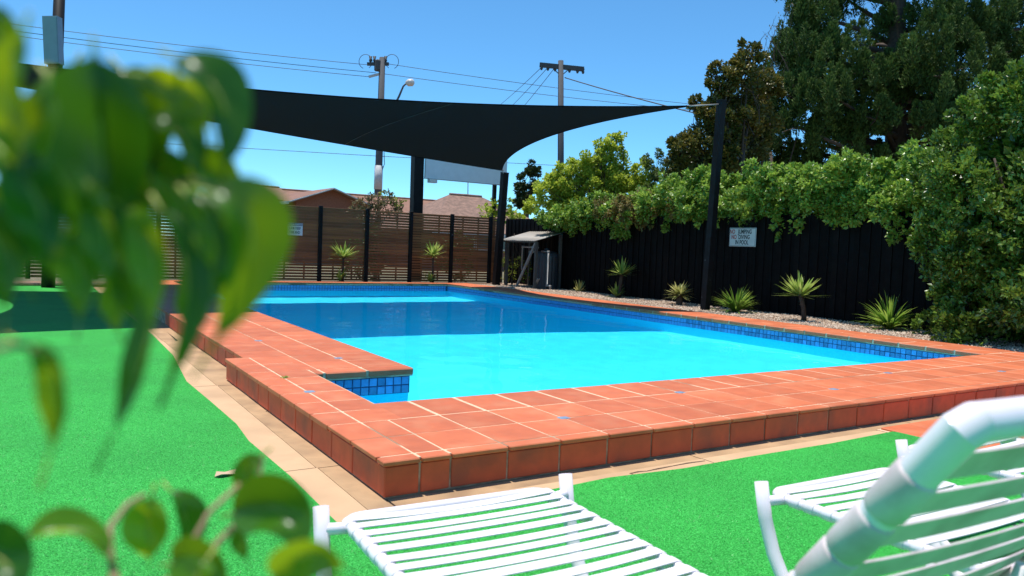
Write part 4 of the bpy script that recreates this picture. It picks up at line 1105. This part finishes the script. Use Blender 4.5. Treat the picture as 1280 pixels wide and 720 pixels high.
def fig_leaf(base, tip, wd, nrm, curl=.15, fold=.18, tone=None, ctrl=None):
    tone = random.random() if tone is None else tone
    base, tip, nrm = map(lambda p: np.array(p, float), (base, tip, nrm)); L_ = np.linalg.norm(tip-base)
    mid = (base+tip)/2 if ctrl is None else np.array(ctrl, float)
    nl, nw = 20, 6; V = []; mr_ = []
    for i in range(nl+1):
        t = i/nl
        wv = wd/2*max(0.0, math.sin(math.pi*min(1, (t/.86)**.80)))**.72 if t < .86 else 0
        wv = max(wv, wd*.045*(1-t)*3 if t > .6 else .0006, .0004)
        c = base*(1-t)**2+mid*2*t*(1-t)+tip*t*t; d = unit((mid-base)*(1-t)+(tip-mid)*t)
        sd = np.cross(d, nrm); sd /= np.linalg.norm(sd); n_ = np.cross(sd, d)
        c = c+n_*(curl*L_*(4*t*(1-t))*.30-curl*L_*t*t*.35); mr_.append(c-n_*.0003)
        for j in range(-nw//2, nw//2+1):
            q = j/(nw/2); V.append(c+sd*wv*q*(1-.18*fold)+n_*(fold*wv*(abs(q)**1.3)+.0010*math.sin(t*11+q*2)))
    k = nw+1; F = [(i*k+j, i*k+j+1, (i+1)*k+j+1, (i+1)*k+j) for i in range(nl) for j in range(nw)]
    mb = MB(); mb.add(V, F, True); o = mb.build('leaf', M['ficus'], fic); o.color = (tone, tone, tone, 1)
    d0 = unit(mid-base)
    MB().tube([base-d0*.006]+mr_[:15:2], [.0007]+list(np.linspace(.0006, .0002, 8)), 5).build('midrib', M['petiole'], o)
    return o
# leaves given by where they hang: base, tip, distance at base and tip, width (m), turn of the blade towards the camera
LV = [((118,72),(128,200),(130,338),.215,.225,.0285,.15,.06),((220,72),(312,112),(274,242),.235,.23,.0150,-.3,.10),((178,94),(272,104),(264,190),.245,.24,.0110,.6,.62),((190,148),(250,160),(238,250),.25,.25,.0120,-.4,.2),
      ((262,240),(378,262),(238,478),.215,.225,.0175,-.25,.40),((238,250),(278,296),(264,362),.23,.225,.0060,.7,.92),((160,262),(222,300),(176,452),.22,.215,.0110,.5,.88),((202,262),(264,350),(200,512),.235,.23,.0125,-.6,.10),
      ((196,322),(204,450),(112,590),.24,.235,.0090,.6,.16),((28,44),(6,120),(24,216),.19,.20,.0110,.5,.75),((58,112),(50,190),(2,236),.20,.20,.0125,.4,.55),((10,198),(72,255),(52,352),.20,.20,.0135,.2,.08),
      ((36,433),(108,462),(44,612),.20,.21,.0078,.5,.55),((76,176),(112,250),(92,338),.23,.24,.0150,-.3,.06),((108,228),(150,290),(122,388),.21,.21,.0100,.6,.45),((140,108),(196,190),(146,306),.25,.25,.0160,.3,.10),((300,246),(302,330),(250,408),.25,.25,.0095,.5,.2),
      ((60,98),(98,150),(70,268),.24,.24,.0165,.2,.2),((152,86),(206,140),(190,246),.255,.255,.0155,.2,.3),((92,86),(58,160),(70,250),.245,.245,.0155,-.2,.1),((176,196),(250,226),(226,346),.25,.25,.0155,.3,.3),((122,186),(178,230),(164,350),.245,.245,.0165,.2,.12),
      ((228,196),(298,212),(284,308),.26,.26,.0140,.1,.25),((20,226),(2,290),(42,376),.235,.235,.0160,.3,.35),((80,286),(116,330),(94,426),.235,.235,.0120,.4,.5),((142,196),(106,280),(134,372),.255,.255,.0160,.1,.22),((246,246),(336,300),(262,440),.245,.245,.0150,.3,.18),((2,86),(-12,160),(22,256),.225,.225,.0160,.3,.6),((182,276),(156,360),(190,430),.25,.25,.0140,.2,.3),
      ((-24,10),(20,60),(10,130),.22,.22,.012,.2,.3),((-40,250),(20,300),(4,420),.22,.22,.013,.3,.2),((150,330),(140,380),(152,430),.25,.25,.008,.5,.6),((232,330),(262,380),(228,450),.25,.245,.009,.6,.5),((60,250),(40,300),(82,362),.24,.24,.012,.4,.12),
      ((134,694),(70,630),(2,706),.30,.29,.0140,.7,.62),((190,622),(182,660),(187,712),.33,.33,.0175,.15,.96),((214,614),(252,655),(204,738),.35,.35,.0140,-.5,.18),((326,570),(300,590),(302,630),.35,.35,.0105,.2,.55),
      ((290,642),(388,608),(376,722),.33,.31,.0240,.2,.22),((342,722),(388,662),(448,726),.27,.26,.0150,.6,.55),((214,704),(262,690),(292,770),.31,.30,.0190,.3,.4),((-30,690),(20,690),(30,760),.26,.25,.020,.2,.08),((306,648),(300,676),(312,712),.345,.34,.0085,.6,.35),((258,700),(240,724),(236,770),.29,.28,.016,.4,.6),((395,735),(420,740),(440,790),.26,.26,.015,.3,.4),((330,604),(352,618),(350,652),.36,.36,.0085,.6,.7)]
for (b_, c_, t_, d0, d1, wv, tw, tone) in LV:
    A, Bp = onD(*b_, d0), onD(*t_, d1); Cc = onD(*c_, (d0+d1)/2); d = unit(Bp-A)
    view = -unit((A+Bp)/2-CAM); side = np.cross(d, view); side /= np.linalg.norm(side)
    nrm = view*math.cos(tw*1.2)+side*math.sin(tw*1.2)+np.array((0,0,.25))
    fig_leaf(A, Bp, wv*1.2, nrm, curl=random.uniform(.02,.12), fold=random.uniform(.35,.7), tone=tone, ctrl=Cc)
def twig(pts, r0, r1, name='branch'):
    P = [np.array(p) for p in pts]; MB().tube(P, list(np.linspace(r0, r1, len(P))), 7).build(name, M['stem'], fic)
twig([onD(228,712,.32), onD(240,680,.325), onD(262,640,.335), onD(300,605,.345)], .0016, .0011)
twig([onD(235,720,.32), onD(262,690,.325), onD(300,650,.335), onD(322,605,.345), onD(328,572,.352)], .0019, .001)
twig([onD(142,715,.30), onD(137,690,.305), onD(138,658,.315), onD(160,630,.325), onD(182,618,.33)], .0018, .001)
twig([onD(-10,438,.19), onD(18,432,.195), onD(36,433,.20)], .001, .0008)
J_ = onD(150,780,.30)
twig([onD(228,712,.32), onD(190,745,.31), J_], .0018, .0025); twig([onD(142,715,.30), J_], .0018, .0024)
K_ = onD(-120,40,.24)
twig([K_, onD(-20,120,.285), onD(60,140,.285), onD(150,140,.28), onD(235,120,.27)], .0030, .0012)
for q_, d_ in (((122,70),.215),((222,72),.235),((190,100),.25),((70,122),.23)): twig([onD(q_[0]-4,q_[1]+60,.28), onD(*q_,d_)], .0007, .0006)
twig([onD(150,140,.28), onD(170,180,.272), onD(200,230,.255), onD(240,225,.245), onD(285,238,.215)], .0010, .0007)
twig([onD(200,230,.255), onD(188,345,.24)], .0008, .0007); twig([onD(-60,60,.25), onD(-40,240,.22), onD(-10,438,.19)], .0014, .0010)
# trunk and the rest of the crown, beside the camera
tr0 = np.array((-2.1, -3.0, 0.0)); tr1 = np.array((-2.05, -3.02, 1.75))
twig([tr0, (tr0+tr1)/2+np.array((.02,.01,0)), tr1], .020, .011, 'trunk')
twig([tr0+np.array((.02,0,.9)), (tr0+np.array((.02,0,.9))+K_)/2+np.array((0,0,.12)), K_], .008, .003)
twig([tr0+np.array((.02,0,.55)), (tr0+np.array((.02,0,.55))+J_)/2+np.array((0,0,.06)), J_], .008, .0025)
g = np.random.default_rng(77)
for k in range(70):
    a = g.uniform(0, 6.28); rr_ = g.uniform(.08, .36); z = g.uniform(.75, 1.95); p = tr0+np.array((math.cos(a)*rr_*.8-.1, math.sin(a)*rr_, z)); q = p+np.array((g.normal()*.02, g.normal()*.02, -.075))
    fig_leaf(p, q, .032, (math.cos(a), math.sin(a), .4), .15, .2)
    if k % 4 == 0: twig([tr0+(tr1-tr0)*min(1, max(.1, (z-.15)/1.75)), p], .003, .001)

# ================================================================== SMALL THINGS
p = onZ(281, 594, .018)
mb = MB(); mb.add([(p[0]-.05,p[1]-.01,.02),(p[0]-.02,p[1]-.03,.034),(p[0]+.05,p[1]-.012,.022),(p[0]+.06,p[1]+.02,.038),(p[0]+.005,p[1]+.03,.026),(p[0]-.035,p[1]+.022,.036)], [(0,1,5),(1,4,5),(1,2,4),(2,3,4)])
o = mb.build('dry_leaf', M['dry_leaf']); so2 = o.modifiers.new('t', 'SOLIDIFY'); so2.thickness = .0015
tag(o, 'single curled dry leaf lying on the turf left of the pool', 'leaf')

w_ = thing('weed', (0.155, 2.30, H), 'tiny green weed growing from a joint in the left pool tiles', 'weed')
gw = np.random.default_rng(12); P_ = np.array((J1, 2.30, H))+gw.normal(size=(26, 3))*(.014, .010, 0); D_ = unit(gw.normal(size=(26, 3))*(1, 1, .3)+(0, 0, .9))
crown('leaves', kites(P_, D_, unit(gw.normal(size=(26, 3))+(0, 0, 1)), np.full(26, .022), np.full(26, .005)), np.repeat(gw.random(26), 2), M['yucca'], w_)
for k, (px_, py_, ln) in enumerate(((318,486,.012),(333,513,.016),(336,516,.010),(420,566,.010),(302,459,.012),(1015,570,.018),(790,592,.012))):
    p = onZ(px_, py_, .003); a_ = k*1.3
    o = MB().add([(p[0]-ln*math.cos(a_),p[1]-ln*math.sin(a_),.003),(p[0]+ln*.3*math.sin(a_),p[1]-ln*.3*math.cos(a_),.009),(p[0]+ln*math.cos(a_),p[1]+ln*math.sin(a_),.004),(p[0]-ln*.4*math.sin(a_),p[1]+ln*.4*math.cos(a_),.006)], [(0,1,2),(0,2,3)]).build('leaf_litter', M['mulch'])
    tag(o, 'small dark scrap of leaf litter on the tan concrete edge of the pool', 'leaf litter', 'scraps of leaf litter on the concrete')
# short turf fibres near the camera (uncountable)
def fibres():
    g = np.random.default_rng(5); n = 170000
    d = 1.7+7.0*g.random(n)**1.15; a = g.uniform(-.72, .70, n)
    u = np.array((FW[0], FW[1])); u /= np.linalg.norm(u); rt = np.array((u[1], -u[0]))
    X = CAM[0]+d*(np.cos(a)*u[0]+np.sin(a)*rt[0]); Y = CAM[1]+d*(np.cos(a)*u[1]+np.sin(a)*rt[1])
    bl = np.interp(Y, [q[1] for q in edge_l][::-1], [q[0] for q in edge_l][::-1]); bf = np.interp(X, [-.30]+[q[0] for q in edge_f], [-.22]+[q[1] for q in edge_f])
    ok = ((X < bl-.006) | (Y < bf-.006)) & (X < 3.70); X, Y = X[ok], Y[ok]; n = len(X)
    h_ = g.uniform(.002, .007, n); wv = g.uniform(.0012, .0022, n); th = g.uniform(0, 6.28, n)
    B0 = np.stack([X, Y, np.full(n, .0135)], -1); s = np.stack([np.cos(th), np.sin(th), np.zeros(n)], -1)*wv[:, None]
    tip = B0+np.stack([g.normal(size=n)*.008, g.normal(size=n)*.008, h_], -1)
    me = fast_mesh('turf_fibres', np.stack([B0-s, B0+s, tip], 1).reshape(-1, 3), 3, M['turf_fibre'], g.random(n))
    tag(link('turf_fibres', me), 'short bright green artificial turf fibres near the loungers', 'turf', kind='stuff')
fibres()
